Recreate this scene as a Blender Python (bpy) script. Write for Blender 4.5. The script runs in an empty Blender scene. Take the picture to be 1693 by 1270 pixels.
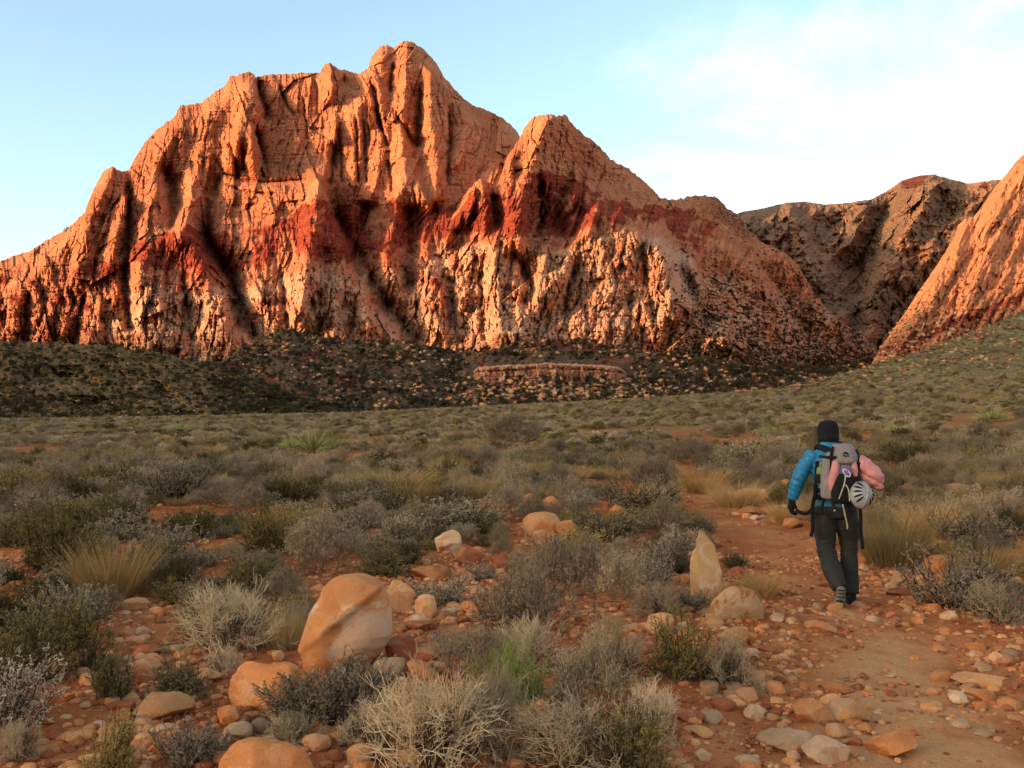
import bpy, bmesh, math, random
import numpy as np
from mathutils import Vector, Matrix, Euler

# ---------------------------------------------------------------- camera, sky, sun, exposure
SC = bpy.context.scene
COL = SC.collection
R = math.radians
F = 1560.0            # focal length in photograph pixels (1693 wide)
PITCH = math.atan(70.0 / F)
CAMZ = 1.6
cam_data = bpy.data.cameras.new("camera")
cam = bpy.data.objects.new("camera", cam_data)
COL.objects.link(cam)
cam_data.sensor_width = 36.0
cam_data.lens = 36.0 * F / 1693.0
cam_data.clip_start = 0.1
cam_data.clip_end = 60000.0
cam.location = (0, 0, CAMZ)
cam.rotation_euler = (R(90) + PITCH, 0, 0)
SC.camera = cam

SUN_EL = R(8.5)
SUN_AZ = R(58.0)      # to the left of straight behind the camera
SUN_TO = Vector((-math.sin(SUN_AZ) * math.cos(SUN_EL), -math.cos(SUN_AZ) * math.cos(SUN_EL), math.sin(SUN_EL)))
sun_data = bpy.data.lights.new("sun", 'SUN')
sun_data.energy = 3.25
sun_data.angle = R(0.5)
sun_data.color = (1.0, 0.60, 0.33)
sun = bpy.data.objects.new("sun", sun_data)
COL.objects.link(sun)
sun.rotation_euler = (-SUN_TO).to_track_quat('-Z', 'Y').to_euler()

SC.view_settings.view_transform = 'Standard'
SC.view_settings.look = 'None'
SC.view_settings.gamma = 1.0
SC.view_settings.use_curve_mapping = False
SC.view_settings.exposure = 1.25
SC.cycles.max_bounces = 5
SC.cycles.diffuse_bounces = 3
SC.cycles.transparent_max_bounces = 4
SC.cycles.use_denoising = True

world = bpy.data.worlds.new("World")
SC.world = world
world.use_nodes = True


class NT:
    """tiny node-tree writer"""
    def __init__(self, tree):
        self.t = tree
        tree.nodes.clear()

    def n(self, kind, ins=None, **props):
        nd = self.t.nodes.new(kind)
        for k, v in props.items():
            setattr(nd, k, v)
        for k, v in (ins or {}).items():
            s = nd.inputs[k]
            if isinstance(v, bpy.types.NodeSocket):
                self.t.links.new(v, s)
            elif isinstance(v, bpy.types.Node):
                self.t.links.new(v.outputs[0], s)
            else:
                if isinstance(v, (tuple, list)) and len(v) == 3 and s.type == 'RGBA':
                    v = (*v, 1.0)
                s.default_value = v
        return nd

    def m(self, op, a, b=0.0, c=0.0, clamp=False):
        nd = self.t.nodes.new('ShaderNodeMath')
        nd.operation = op
        nd.use_clamp = clamp
        for i, v in enumerate((a, b, c)):
            if isinstance(v, bpy.types.NodeSocket):
                self.t.links.new(v, nd.inputs[i])
            elif isinstance(v, bpy.types.Node):
                self.t.links.new(v.outputs[0], nd.inputs[i])
            else:
                nd.inputs[i].default_value = v
        return nd.outputs[0]

    def mix(self, fac, a, b, blend='MIX'):
        nd = self.t.nodes.new('ShaderNodeMix')
        nd.data_type = 'RGBA'
        nd.blend_type = blend
        for s, v in ((nd.inputs[0], fac), (nd.inputs[6], a), (nd.inputs[7], b)):
            if isinstance(v, bpy.types.NodeSocket):
                self.t.links.new(v, s)
            elif isinstance(v, bpy.types.Node):
                self.t.links.new(v.outputs[0], s)
            else:
                if isinstance(v, (tuple, list)) and len(v) == 3:
                    v = (*v, 1.0)
                s.default_value = v
        return nd.outputs[2]

    def ss(self, x, a, b):
        nd = self.t.nodes.new('ShaderNodeMapRange')
        nd.interpolation_type = 'SMOOTHSTEP'
        if isinstance(x, bpy.types.Node):
            x = x.outputs[0]
        self.t.links.new(x, nd.inputs[0])
        nd.inputs[1].default_value = a
        nd.inputs[2].default_value = b
        return nd.outputs[0]

    def noise(self, vec, scale, detail=4.0, rough=0.55, dist=0.0):
        nd = self.n('ShaderNodeTexNoise', {'Scale': scale, 'Detail': detail, 'Roughness': rough, 'Distortion': dist})
        if vec is not None:
            self.t.links.new(vec, nd.inputs['Vector'])
        return nd.outputs[0]


w = NT(world.node_tree)
sky = w.n('ShaderNodeTexSky', sky_type='NISHITA', sun_disc=False, sun_elevation=SUN_EL,
          sun_rotation=math.atan2(SUN_TO.x, SUN_TO.y), altitude=1100.0, air_density=1.0, dust_density=4.0, ozone_density=1.4)
tc = w.n('ShaderNodeTexCoord')
sep = w.n('ShaderNodeSeparateXYZ', {0: tc.outputs['Generated']})
# a thin high layer of cloud seen as a plane overhead
den = w.m('ADD', w.m('MAXIMUM', sep.outputs[2], 0.0), 0.16)
cx = w.m('DIVIDE', sep.outputs[0], den)
cy = w.m('DIVIDE', sep.outputs[1], den)
cvec = w.n('ShaderNodeCombineXYZ', {0: cx, 1: cy, 2: 3.7}).outputs[0]
c1 = w.noise(cvec, 2.1, 8.0, 0.58, 0.3)
c2 = w.noise(cvec, 0.45, 2.0, 0.5)
cover = w.m('ADD', w.m('MULTIPLY', c1, 0.95), w.m('MULTIPLY', c2, 0.32))
side = w.ss(sep.outputs[0], -0.32, 0.42)          # the cloud sheet lies to the right (north-west)
cover = w.m('ADD', cover, w.m('SUBTRACT', w.m('MULTIPLY', side, 0.21), 0.08))
low = w.ss(sep.outputs[2], 0.36, 0.10)
cover = w.m('ADD', cover, w.m('MULTIPLY', w.m('MULTIPLY', low, side), 0.28))
mask = w.ss(cover, 0.66, 1.0)
CLOUD = w.n('ShaderNodeRGB'); CLOUD.outputs[0].default_value = (4.0, 3.75, 3.45, 1)
skym = w.mix(1.0, sky.outputs[0], (1.72, 1.62, 1.40), 'MULTIPLY')
col = w.mix(mask, skym, CLOUD.outputs[0])
bg = w.n('ShaderNodeBackground', {'Color': col, 'Strength': 0.15})
w.n('ShaderNodeOutputWorld', {0: bg})

# ---------------------------------------------------------------- numeric helpers
rng = np.random.default_rng(7)
random.seed(7)


def sstep(a, b, x):
    t = np.clip((x - a) / (b - a), 0, 1)
    return t * t * (3 - 2 * t)


def _h(ix, iy, seed):
    n = (ix.astype(np.int64) * 374761393 + iy.astype(np.int64) * 668265263 + seed * 1442695041) & 0xFFFFFFFF
    n = ((n ^ (n >> 13)) * 1274126177) & 0xFFFFFFFF
    n = n ^ (n >> 16)
    return (n & 0xFFFF) / 65535.0


def vnoise(x, y, seed=0):
    """gradient noise, about -1..1"""
    x = np.asarray(x, float); y = np.asarray(y, float)
    x, y = np.broadcast_arrays(x, y)
    ix = np.floor(x); iy = np.floor(y)
    fx = x - ix; fy = y - iy
    ux = fx * fx * fx * (fx * (fx * 6 - 15) + 10); uy = fy * fy * fy * (fy * (fy * 6 - 15) + 10)

    def g(dx, dy):
        a = _h(ix + dx, iy + dy, seed) * 2 * np.pi
        return np.cos(a) * (fx - dx) + np.sin(a) * (fy - dy)
    a = g(0, 0) + ux * (g(1, 0) - g(0, 0))
    b = g(0, 1) + ux * (g(1, 1) - g(0, 1))
    return (a + uy * (b - a)) * 1.5


def fbm(x, y, oct=4, seed=0, gain=0.5, ridged=False):
    s = 0.0; a = 1.0; t = 0.0
    for o in range(oct):
        v = vnoise(x * 2 ** o + 17.3 * o, y * 2 ** o - 9.1 * o, seed + o)
        if ridged:
            v = 1 - 2 * np.abs(v)
        s = s + a * v; t += a; a *= gain
    return s / t


def worley(x, y, seed=0, jit=0.85):
    x = np.asarray(x, float); y = np.asarray(y, float)
    ix = np.floor(x); iy = np.floor(y)
    f1 = np.full(x.shape, 9.0); f2 = np.full(x.shape, 9.0); cid = np.zeros(x.shape)
    for dx in (-1, 0, 1):
        for dy in (-1, 0, 1):
            cxx = ix + dx; cyy = iy + dy
            px = cxx + 0.5 + (_h(cxx, cyy, seed) - 0.5) * jit
            py = cyy + 0.5 + (_h(cxx, cyy, seed + 91) - 0.5) * jit
            d = np.hypot(px - x, py - y)
            i = _h(cxx, cyy, seed + 173)
            nearer = d < f1
            f2 = np.where(nearer, f1, np.minimum(f2, d))
            cid = np.where(nearer, i, cid)
            f1 = np.where(nearer, d, f1)
    return f1, f2, cid


def facets(x, y, seed, tilt=1.0, jit=1.0):
    """broken rock: every cell is a flat face with its own set-back and tilt; about 0..1"""
    ix = np.floor(x); iy = np.floor(y)
    f1 = np.full(np.shape(x), 9.0); val = np.zeros(np.shape(x))
    for dx in (-1, 0, 1):
        for dy in (-1, 0, 1):
            cxx = ix + dx; cyy = iy + dy
            rx = x - (cxx + 0.5 + (_h(cxx, cyy, seed) - 0.5) * jit)
            ry = y - (cyy + 0.5 + (_h(cxx, cyy, seed + 91) - 0.5) * jit)
            d = rx * rx + ry * ry
            v = _h(cxx, cyy, seed + 173) + tilt * (rx * (_h(cxx, cyy, seed + 211) - 0.5) * 2.0 + ry * (_h(cxx, cyy, seed + 307) - 0.62) * 1.4)
            nearer = d < f1
            f1 = np.where(nearer, d, f1); val = np.where(nearer, v, val)
    return val


def lerp_pts(pts, x):
    p = np.array(pts, float)
    return np.interp(x, p[:, 0], p[:, 1])


CP, SP = math.cos(PITCH), math.sin(PITCH)


def ray(u, v):
    """direction (per unit of depth along +Y) through photograph pixel u, v"""
    a = (np.asarray(u, float) - 846.5) / F
    b = (635.0 - np.asarray(v, float)) / F
    dy = CP - b * SP
    return a / dy, (SP + b * CP) / dy


def px_of(x, y, z):
    zz = z - CAMZ
    dep = y * CP + zz * SP
    up = -y * SP + zz * CP
    return 846.5 + F * x / dep, 635.0 - F * up / dep


# ---------------------------------------------------------------- object helpers
def tag(o, label=None, cat=None, group=None, kind=None):
    if label: o["label"] = label
    if cat: o["category"] = cat
    if group: o["group"] = group
    if kind: o["kind"] = kind
    return o


def link(o, parent=None):
    COL.objects.link(o)
    if parent is not None:
        o.parent = parent
    return o


def np_mesh(name, V, Fq, smooth=False, mats=(), midx=None):
    """mesh from a vertex array and a face array (n x 3 or n x 4) or a list of such arrays"""
    me = bpy.data.meshes.new(name)
    V = np.asarray(V, np.float32)
    groups = Fq if isinstance(Fq, list) else [Fq]
    groups = [np.asarray(g, np.int32) for g in groups if len(g)]
    me.vertices.add(len(V))
    me.vertices.foreach_set("co", V.ravel())
    loops = np.concatenate([g.ravel() for g in groups])
    sizes = np.concatenate([np.full(len(g), g.shape[1], np.int32) for g in groups])
    me.loops.add(len(loops))
    me.loops.foreach_set("vertex_index", loops)
    me.polygons.add(len(sizes))
    starts = np.concatenate([[0], np.cumsum(sizes)[:-1]]).astype(np.int32)
    me.polygons.foreach_set("loop_start", starts)
    me.polygons.foreach_set("loop_total", sizes)
    for m in mats:
        me.materials.append(m)
    if midx is not None:
        me.polygons.foreach_set("material_index", np.asarray(midx, np.int32))
    me.update(calc_edges=True)
    me.polygons.foreach_set("use_smooth", np.full(len(sizes), bool(smooth)))
    me.validate()
    return me


def grid_faces(nr, nc):
    i = np.arange(nr * nc).reshape(nr, nc)
    return np.stack([i[:-1, :-1].ravel(), i[1:, :-1].ravel(), i[1:, 1:].ravel(), i[:-1, 1:].ravel()], 1)


def attr(me, name, arr):
    a = me.attributes.new(name, 'FLOAT', 'POINT')
    a.data.foreach_set("value", np.asarray(arr, np.float32).ravel())


def new_mat(name):
    m = bpy.data.materials.new(name)
    m.use_nodes = True
    return m, NT(m.node_tree)


def finish(nt, color, rough=0.9, bump=None, bump_dist=0.02, bump_str=0.6, spec=0.0):
    ins = {'Base Color': color, 'Roughness': rough, 'Specular IOR Level': spec}
    if bump is not None:
        b = nt.n('ShaderNodeBump', {'Height': bump, 'Distance': bump_dist, 'Strength': bump_str})
        ins['Normal'] = b
    p = nt.n('ShaderNodeBsdfPrincipled', ins)
    nt.n('ShaderNodeOutputMaterial', {0: p})
    return p
# ---------------------------------------------------------------- the ground: height of the plain
EDGE = [(-400, 698), (0, 692), (250, 688), (560, 680), (760, 670), (1000, 657), (1150, 648), (1300, 640), (1480, 628), (1693, 618), (2100, 600)]


def base_z(x, y):
    """smooth height of the desert floor (metres)"""
    d = np.hypot(x, np.maximum(y, 0.0))
    u = 846.5 + F * x / np.maximum(np.abs(y), 3.0)
    u = np.clip(u, -400, 2100)
    slope = (705.0 - lerp_pts(EDGE, u)) / F
    slope = np.where(y > 0, slope, 0.01)
    r = np.maximum(d - 14.0, 0.0)
    ramp = r * r / (r + 30.0)
    return slope * ramp * sstep(-5, 20, y) * np.where(d > 900, 900 / np.maximum(d, 1), 1)


def relief(x, y):
    d = np.hypot(x, y)
    near = 1 - sstep(25, 60, d)
    return (0.05 * fbm(x * 0.45, y * 0.45, 3, 3) + near * 0.020 * fbm(x * 2.6, y * 2.6, 3, 11) +
            sstep(20, 80, d) * 0.5 * fbm(x * 0.03, y * 0.03, 3, 5))


# trail, from edge points on the floor (left edge, right edge) by depth
TR_ROWS = [(1500, 1150, 2250), (1270, 1105, 1960), (1180, 1160, 1830), (1100, 1255, 1690), (1040, 1275, 1610), (1000, 1268, 1530),
           (960, 1225, 1452), (930, 1205, 1410), (900, 1192, 1372), (870, 1168, 1336), (845, 1140, 1290), (822, 1122, 1225), (808, 1112, 1180),
           (795, 1108, 1150), (783, 1110, 1138)]


def flat_pt(u, v):
    a, b = ray(u, v)
    y = CAMZ / -b
    return a * y, y


_trl = [flat_pt(r[1], r[0]) for r in TR_ROWS]
_trr = [flat_pt(r[2], r[0]) for r in TR_ROWS]
TY = np.array([0.5 * (a[1] + b[1]) for a, b in zip(_trl, _trr)])
TL = np.array([a[0] for a in _trl]); TRR = np.array([b[0] for b in _trr])


def trail_in(x, y):
    """how far inside the trail (metres, positive inside)"""
    l = np.interp(y, TY, TL); r = np.interp(y, TY, TRR)
    n = 0.16 * fbm(x * 1.3, y * 1.3, 3, 41)
    inside = np.minimum(x - l, r - x) + n
    return np.where((y > TY[0] - 0.3) & (y < TY[-1]), inside, -1.0)


def gz(x, y):
    x = np.asarray(x, float); y = np.asarray(y, float)
    worn = sstep(-0.15, 0.35, trail_in(x, y))
    return base_z(x, y) + relief(x, y) * (1 - 0.45 * worn) - 0.045 * worn


def at(u, v):
    """point of the floor seen through pixel u, v"""
    a, b = ray(u, v)
    a = float(a); b = float(b)
    ds = np.geomspace(2.0, 900.0, 700)
    h = CAMZ + b * ds - gz(a * ds, ds)
    i = np.argmax(h < 0)
    if h[i] >= 0:
        i = len(ds) - 1
    lo, hi = ds[max(i - 1, 0)], ds[i]
    for _ in range(18):
        mid = 0.5 * (lo + hi)
        if CAMZ + b * mid - float(gz(a * mid, mid)) < 0: hi = mid
        else: lo = mid
    return Vector((a * hi, hi, float(gz(a * hi, hi))))


def at_many(u, v):
    a, b = ray(u, v)
    y = CAMZ / -b
    for _ in range(14):
        y = np.clip(0.5 * y + 0.5 * (CAMZ - gz(a * y, y)) / -b, 2.0, 200.0)
    return a * y, y, gz(a * y, y)


# ---------------------------------------------------------------- ground materials
m_soil, s = new_mat("soil")
geo = s.n('ShaderNodeNewGeometry').outputs['Position']
n1 = s.noise(geo, 0.9, 5, 0.6); n2 = s.noise(geo, 7.0, 6, 0.65); n3 = s.noise(geo, 38.0, 3, 0.6); n4 = s.noise(geo, 0.035, 4, 0.6)
c = s.mix(s.ss(n1, 0.35, 0.68), (0.30, 0.075, 0.024), (0.46, 0.150, 0.052))
c = s.mix(s.m('MULTIPLY', s.ss(n2, 0.52, 0.72), 0.6), c, (0.55, 0.255, 0.115))
c = s.mix(s.m('MULTIPLY', s.ss(n3, 0.60, 0.72), 0.55), c, (0.55, 0.31, 0.17))
c = s.mix(s.m('MULTIPLY', s.ss(n3, 0.42, 0.30), 0.5), c, (0.11, 0.032, 0.013))
dist = s.n('ShaderNodeVectorMath', {0: geo}, operation='LENGTH').outputs['Value']
far = s.ss(dist, 30.0, 110.0)
cf = s.mix(s.ss(n4, 0.4, 0.65), (0.20, 0.14, 0.065), (0.30, 0.15, 0.065))
cf = s.mix(s.ss(s.noise(geo, 0.3, 4, 0.7), 0.42, 0.62), cf, (0.18, 0.135, 0.06))
c = s.mix(far, c, cf)
finish(s, c, 0.95, s.m('ADD', n2, s.m('MULTIPLY', n3, 0.5)), 0.05, 0.7, 0.0)

m_trail, s = new_mat("trodden_soil")
geo = s.n('ShaderNodeNewGeometry').outputs['Position']
n1 = s.noise(geo, 1.1, 5, 0.6); n2 = s.noise(geo, 9.0, 6, 0.68); n3 = s.noise(geo, 48.0, 3, 0.6)
wear = s.n('ShaderNodeAttribute', attribute_name='wear').outputs['Fac']
c = s.mix(s.ss(n1, 0.36, 0.66), (0.34, 0.100, 0.034), (0.48, 0.175, 0.065))
c = s.mix(s.m('MULTIPLY', wear, s.ss(n1, 0.30, 0.60)), c, (0.49, 0.235, 0.098))
c = s.mix(s.m('MULTIPLY', s.ss(n2, 0.54, 0.74), 0.5), c, (0.53, 0.265, 0.12))
c = s.mix(s.m('MULTIPLY', s.ss(n3, 0.60, 0.70), 0.5), c, (0.56, 0.33, 0.18))
c = s.mix(s.m('MULTIPLY', s.ss(n3, 0.42, 0.30), 0.45), c, (0.17, 0.052, 0.021))
finish(s, c, 0.95, s.m('ADD', n2, s.m('MULTIPLY', n3, 0.5)), 0.035, 0.7, 0.0)

# ---------------------------------------------------------------- ground sheet (polar, fine in front, out to the horizon)
az = np.concatenate([np.linspace(-180, -42, 56)[:-1], np.linspace(-42, 42, 561), np.linspace(42, 180, 56)[1:]])
rad = np.concatenate([[0.0, 0.8, 1.6, 2.4, 3.2], np.geomspace(3.6, 26, 300), np.geomspace(26.5, 950, 130), [1500, 3000, 7000, 16000, 40000]])
A, RR = np.meshgrid(np.radians(az), rad)
gx = np.sin(A) * RR; gy = np.cos(A) * RR
gzv = gz(gx, gy)
tin = trail_in(gx, gy)
gzv = gzv - 0.03 * sstep(0.02, 0.22, tin)
gzv = np.where(RR > 1000, np.minimum(gzv, 2.0) - 3.0, gzv)
me = np_mesh("ground", np.stack([gx, gy, gzv], -1).reshape(-1, 3), grid_faces(len(rad), len(az))[:, ::-1], True, [m_soil])
ground = link(bpy.data.objects.new("ground", me))
tag(ground, "red stony desert floor between the shrubs", "ground", kind="structure")

# trail sheet
ty = np.concatenate([np.geomspace(2.4, 9, 190), np.linspace(9.04, TY[-1], 190)])
tt = np.linspace(-0.22, 1.22, 120)
T2, Y2 = np.meshgrid(tt, ty)
L2 = np.interp(Y2, TY, TL); R2 = np.interp(Y2, TY, TRR)
X2 = L2 + (R2 - L2) * T2
ti = trail_in(X2, Y2)
Z2 = gz(X2, Y2) + 0.004 * sstep(0.0, 0.2, ti) - 0.08 * sstep(0.06, -0.12, ti)
Z2 += (0.012 * fbm(X2 * 9, Y2 * 9, 3, 77) + 0.020 * fbm(X2 * 3.2, Y2 * 3.2, 2, 78) - 0.012 * np.exp(-(vnoise(X2 * 2.4, Y2 * 0.5, 79) / 0.12) ** 2)) * sstep(0.0, 0.3, ti)
me = np_mesh("path", np.stack([X2, Y2, Z2], -1).reshape(-1, 3), grid_faces(len(ty), len(tt))[:, ::-1], True, [m_trail])
attr(me, "wear", sstep(0.25, 0.8, ti) * sstep(0.75, 0.35, np.abs(T2 - 0.5) * 2) * (Y2 < 8.6) + 0.0)
trail = link(bpy.data.objects.new("path", me))
tag(trail, "worn reddish dirt trail curving away past the hiker", "path", kind="structure")


# ---------------------------------------------------------------- rock relief for mountains
def seg_dist(U, V, poly):
    """distance to a polyline, signed side (+ = right of it), position along 0..1"""
    best = np.full(U.shape, 1e9); side = np.zeros(U.shape); par = np.zeros(U.shape)
    P = np.array(poly, float)
    L = np.hypot(*(P[1:] - P[:-1]).T); tot = L.sum(); acc = 0
    for i in range(len(P) - 1):
        a = P[i]; b = P[i + 1]; e = b - a; l2 = e @ e
        t = np.clip(((U - a[0]) * e[0] + (V - a[1]) * e[1]) / l2, 0, 1)
        dx = U - a[0] - t * e[0]; dy = V - a[1] - t * e[1]
        d = np.hypot(dx, dy)
        n = d < best
        best = np.where(n, d, best)
        side = np.where(n, np.sign(dx * e[1] - dy * e[0]), side)
        par = np.where(n, (acc + t * L[i]) / tot, par)
        acc += L[i]
    return best, side, par


def rib(U, V, poly, width, amp, taper=False):
    P = np.array(poly); k = 3.2 * width
    m = (U > P[:, 0].min() - k) & (U < P[:, 0].max() + k) & (V > P[:, 1].min() - k) & (V < P[:, 1].max() + k)
    out = np.zeros(U.shape)
    if m.any():
        d, s_, p = seg_dist(U[m], V[m], poly)
        out[m] = amp * np.exp(-np.abs(d / width) ** 1.5) * (sstep(0.0, 0.25, p) if taper else 1.0)
    return out


def step(U, V, poly, wl, wr, amp, soft=3.0):
    """mass standing proud on the left of the line, dropping away right of it"""
    P = np.array(poly); k = 3.5 * max(wl, wr)
    m = (U > P[:, 0].min() - k) & (U < P[:, 0].max() + k) & (V > P[:, 1].min() - k) & (V < P[:, 1].max() + k)
    out = np.zeros(U.shape)
    out[m] = _step(U[m], V[m], poly, wl, wr, amp, soft)
    return out


def _step(U, V, poly, wl, wr, amp, soft):
    d, s_, p = seg_dist(U, V, poly)
    fade = np.sin(np.pi * np.clip(p * 0.92 + 0.04, 0, 1)) ** 0.6
    sd = d * s_
    return amp * fade * np.where(sd < 0, np.exp(sd / wl), np.exp(-(sd / soft) ** 2) - 0.35 * np.exp(-sd / wr) * (1 - np.exp(-(sd / soft) ** 2)))


PLAIN_BACK = ((0.06, 0.985), (0.25, 0.90), (0.6, 0.55), (1.0, -0.02))
HIGH_BACK = ((0.02, 0.99), (0.12, 1.05), (0.3, 1.22), (0.55, 1.42), (0.72, 1.30), (1.0, -0.02))  # unseen plateau behind the crest, raised to cast shade on the far canyon


def massif(name, u0, u1, nu, nt, skyline, foot, depth, attrs, mat, jag=2.5, back=600.0, seed=0, backs=PLAIN_BACK):
    """rock mass whose visible face is sampled from its skyline down to its foot; it closes behind"""
    U1 = np.linspace(u0, u1, nu)
    vs = lerp_pts(skyline, U1) + jag * fbm(U1 / 9.0, U1 * 0 + seed, 4, seed + 7, 0.6) + 0.8 * jag * fbm(U1 / 45.0, U1 * 0 + 3.3, 2, seed + 8)
    vf = lerp_pts(foot, U1)
    vf = np.maximum(vf, vs + 3)
    T = np.linspace(0, 1, nt)[:, None]
    V = vs[None] + T * (vf - vs)[None]
    U = np.broadcast_to(U1[None], V.shape)
    D, extra = depth(U, V, T, vs[None], vf[None])
    a, b = ray(U, V)
    X = a * D; Y = D; Z = CAMZ + b * D
    rows = [np.stack([X, Y, Z], -1)]
    # behind the crest
    top = rows[0][0]
    bk = []
    for dy, k in backs:
        dy = dy * back
        r = top.copy()
        r[:, 1] += dy; r[:, 0] *= (top[:, 1] + dy) / top[:, 1]
        r[:, 2] = np.maximum(top[:, 2] * k, -5)
        bk.append(r)
    allrows = np.concatenate([np.stack(bk[::-1]), rows[0]], 0)
    nr = allrows.shape[0]
    me = np_mesh(name, allrows.reshape(-1, 3), grid_faces(nr, nu), False, [mat])
    for k, f in attrs.items():
        val = np.broadcast_to(f(U, V, T, extra), U.shape)
        val = np.concatenate([np.repeat(val[:1], len(bk), 0), val], 0)
        attr(me, k, val)
    o = link(bpy.data.objects.new(name, me))
    return o, (U, V, X, Y, Z, extra)


# ---------------------------------------------------------------- sandstone materials
def rock_mat(name, buff, buff2, red, pale, veg, scale=1.0, bump=9.0):
    m, s = new_mat(name)
    geo = s.n('ShaderNodeNewGeometry').outputs['Position']
    A = lambda nme: s.n('ShaderNodeAttribute', attribute_name=nme).outputs['Fac']
    big = s.noise(geo, 0.006 * scale, 5, 0.6)
    fine = s.noise(geo, 0.05 * scale, 6, 0.7)
    mp = s.n('ShaderNodeMapping', {'Vector': geo, 'Scale': (0.004 * scale, 0.004 * scale, 0.10 * scale)})
    strata = s.noise(mp.outputs[0], 1.0, 5, 0.65, 0.4)
    mp2 = s.n('ShaderNodeMapping', {'Vector': geo, 'Scale': (0.07 * scale, 0.03 * scale, 0.006 * scale)})
    streak = s.noise(mp2.outputs[0], 1.0, 4, 0.6, 0.2)
    c = s.mix(s.ss(big, 0.36, 0.64), buff, buff2)
    c = s.mix(s.m('MULTIPLY', s.ss(strata, 0.48, 0.66), 0.45), c, tuple(v * 0.62 for v in buff2))
    rr = s.ss(s.m('ADD', A('red'), s.m('MULTIPLY', s.m('SUBTRACT', fine, 0.5), 0.5)), 0.40, 0.54)
    rc = s.mix(s.ss(strata, 0.42, 0.62), red, tuple(v * 0.66 for v in red))
    c = s.mix(rr, c, rc)
    pp = s.ss(s.m('ADD', A('pale'), s.m('MULTIPLY', s.m('SUBTRACT', fine, 0.5), 0.8)), 0.30, 0.75)
    c = s.mix(pp, c, pale)
    c = s.mix(s.m('MULTIPLY', s.ss(streak, 0.56, 0.72), 0.42), c, (0.10, 0.055, 0.04))
    c = s.mix(s.m('MULTIPLY', s.ss(fine, 0.50, 0.72), 0.35), c, tuple(min(v * 1.35, 0.8) for v in buff))
    vg = s.ss(s.m('ADD', A('veg'), s.m('MULTIPLY', s.m('SUBTRACT', s.noise(geo, 0.11 * scale, 3, 0.6), 0.5), 1.5)), 0.50, 0.66)
    c = s.mix(vg, c, veg)
    hgt = s.m('ADD', fine, s.m('MULTIPLY', strata, 0.7))
    finish(s, c, 0.95, hgt, bump, 0.9, 0.0)
    return m


m_rock = rock_mat("sandstone", (0.52, 0.205, 0.100), (0.42, 0.140, 0.068), (0.30, 0.058, 0.032), (0.57, 0.315, 0.185), (0.050, 0.045, 0.028))
m_far = rock_mat("far_sandstone", (0.34, 0.165, 0.09), (0.20, 0.120, 0.075), (0.16, 0.05, 0.035), (0.25, 0.19, 0.14), (0.070, 0.062, 0.040), 0.6, 8.0)  # darkened and greyed: shade over the far canyon is put into its colour
m_slope = rock_mat("slope_sandstone", (0.56, 0.235, 0.105), (0.46, 0.175, 0.078), (0.34, 0.075, 0.04), (0.52, 0.38, 0.24), (0.055, 0.052, 0.026), 1.6, 3.0)
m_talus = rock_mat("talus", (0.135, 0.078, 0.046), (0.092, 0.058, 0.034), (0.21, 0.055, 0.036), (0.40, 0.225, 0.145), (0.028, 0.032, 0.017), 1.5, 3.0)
m_hill = rock_mat("scrub_hill", (0.175, 0.103, 0.046), (0.125, 0.074, 0.034), (0.18, 0.075, 0.038), (0.17, 0.125, 0.065), (0.034, 0.038, 0.020), 2.2, 1.5)
m_green = rock_mat("grassy_slope", (0.215, 0.155, 0.070), (0.155, 0.120, 0.052), (0.26, 0.095, 0.055), (0.34, 0.27, 0.16), (0.060, 0.066, 0.032), 2.6, 1.2)

# ---------------------------------------------------------------- main mountain
SKY_MAIN = [(-320, 560), (-160, 500), (-60, 462), (0, 432), (45, 415), (70, 400), (110, 378), (140, 350), (155, 312), (172, 280), (186, 274), (200, 283), (213, 282),
            (222, 262), (240, 232), (262, 210), (290, 193), (298, 175), (332, 168), (350, 155), (372, 142), (380, 128), (412, 119), (419, 121), (423, 128),
            (450, 123), (480, 122), (530, 120), (536, 106), (546, 103), (556, 112), (595, 123), (608, 116), (614, 96), (628, 78), (640, 74), (652, 80),
            (662, 70), (680, 67), (700, 80), (722, 107), (735, 130), (762, 158), (782, 174), (800, 180), (828, 194), (848, 210), (856, 220), (880, 260), (930, 330), (990, 400)]
FOOT_MAIN = [(-320, 640), (0, 600), (150, 600), (400, 640), (600, 640), (990, 640)]
RED_TOP = [(-320, 470), (0, 440), (90, 440), (200, 420), (235, 395), (300, 378), (330, 372), (400, 388), (440, 372), (490, 352), (505, 338), (530, 332), (548, 338), (620, 345), (650, 330), (700, 345), (760, 330), (860, 300), (990, 300)]
RED_BOT = [(-320, 480), (0, 470), (90, 470), (200, 448), (235, 440), (330, 452), (440, 440), (500, 420), (560, 430), (640, 415), (720, 398), (990, 398)]


def domes(U, V, sx, sy, seed, lean=0.0):
    wx = U + (0.22 * sx + 3) * fbm(U / (3.5 * sx), V / (2.2 * sx), 3, seed + 3) + lean * V
    f1, f2, cid = worley(wx / sx, V / sy + 0.3 * fbm(U / 40, V / 40, 2, seed + 5), seed)
    return np.sqrt(np.clip(1 - (f1 / 0.85) ** 2, 0, 1)) * (0.45 + 0.75 * cid), np.clip((f2 - f1) * 4, 0, 1)


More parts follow.
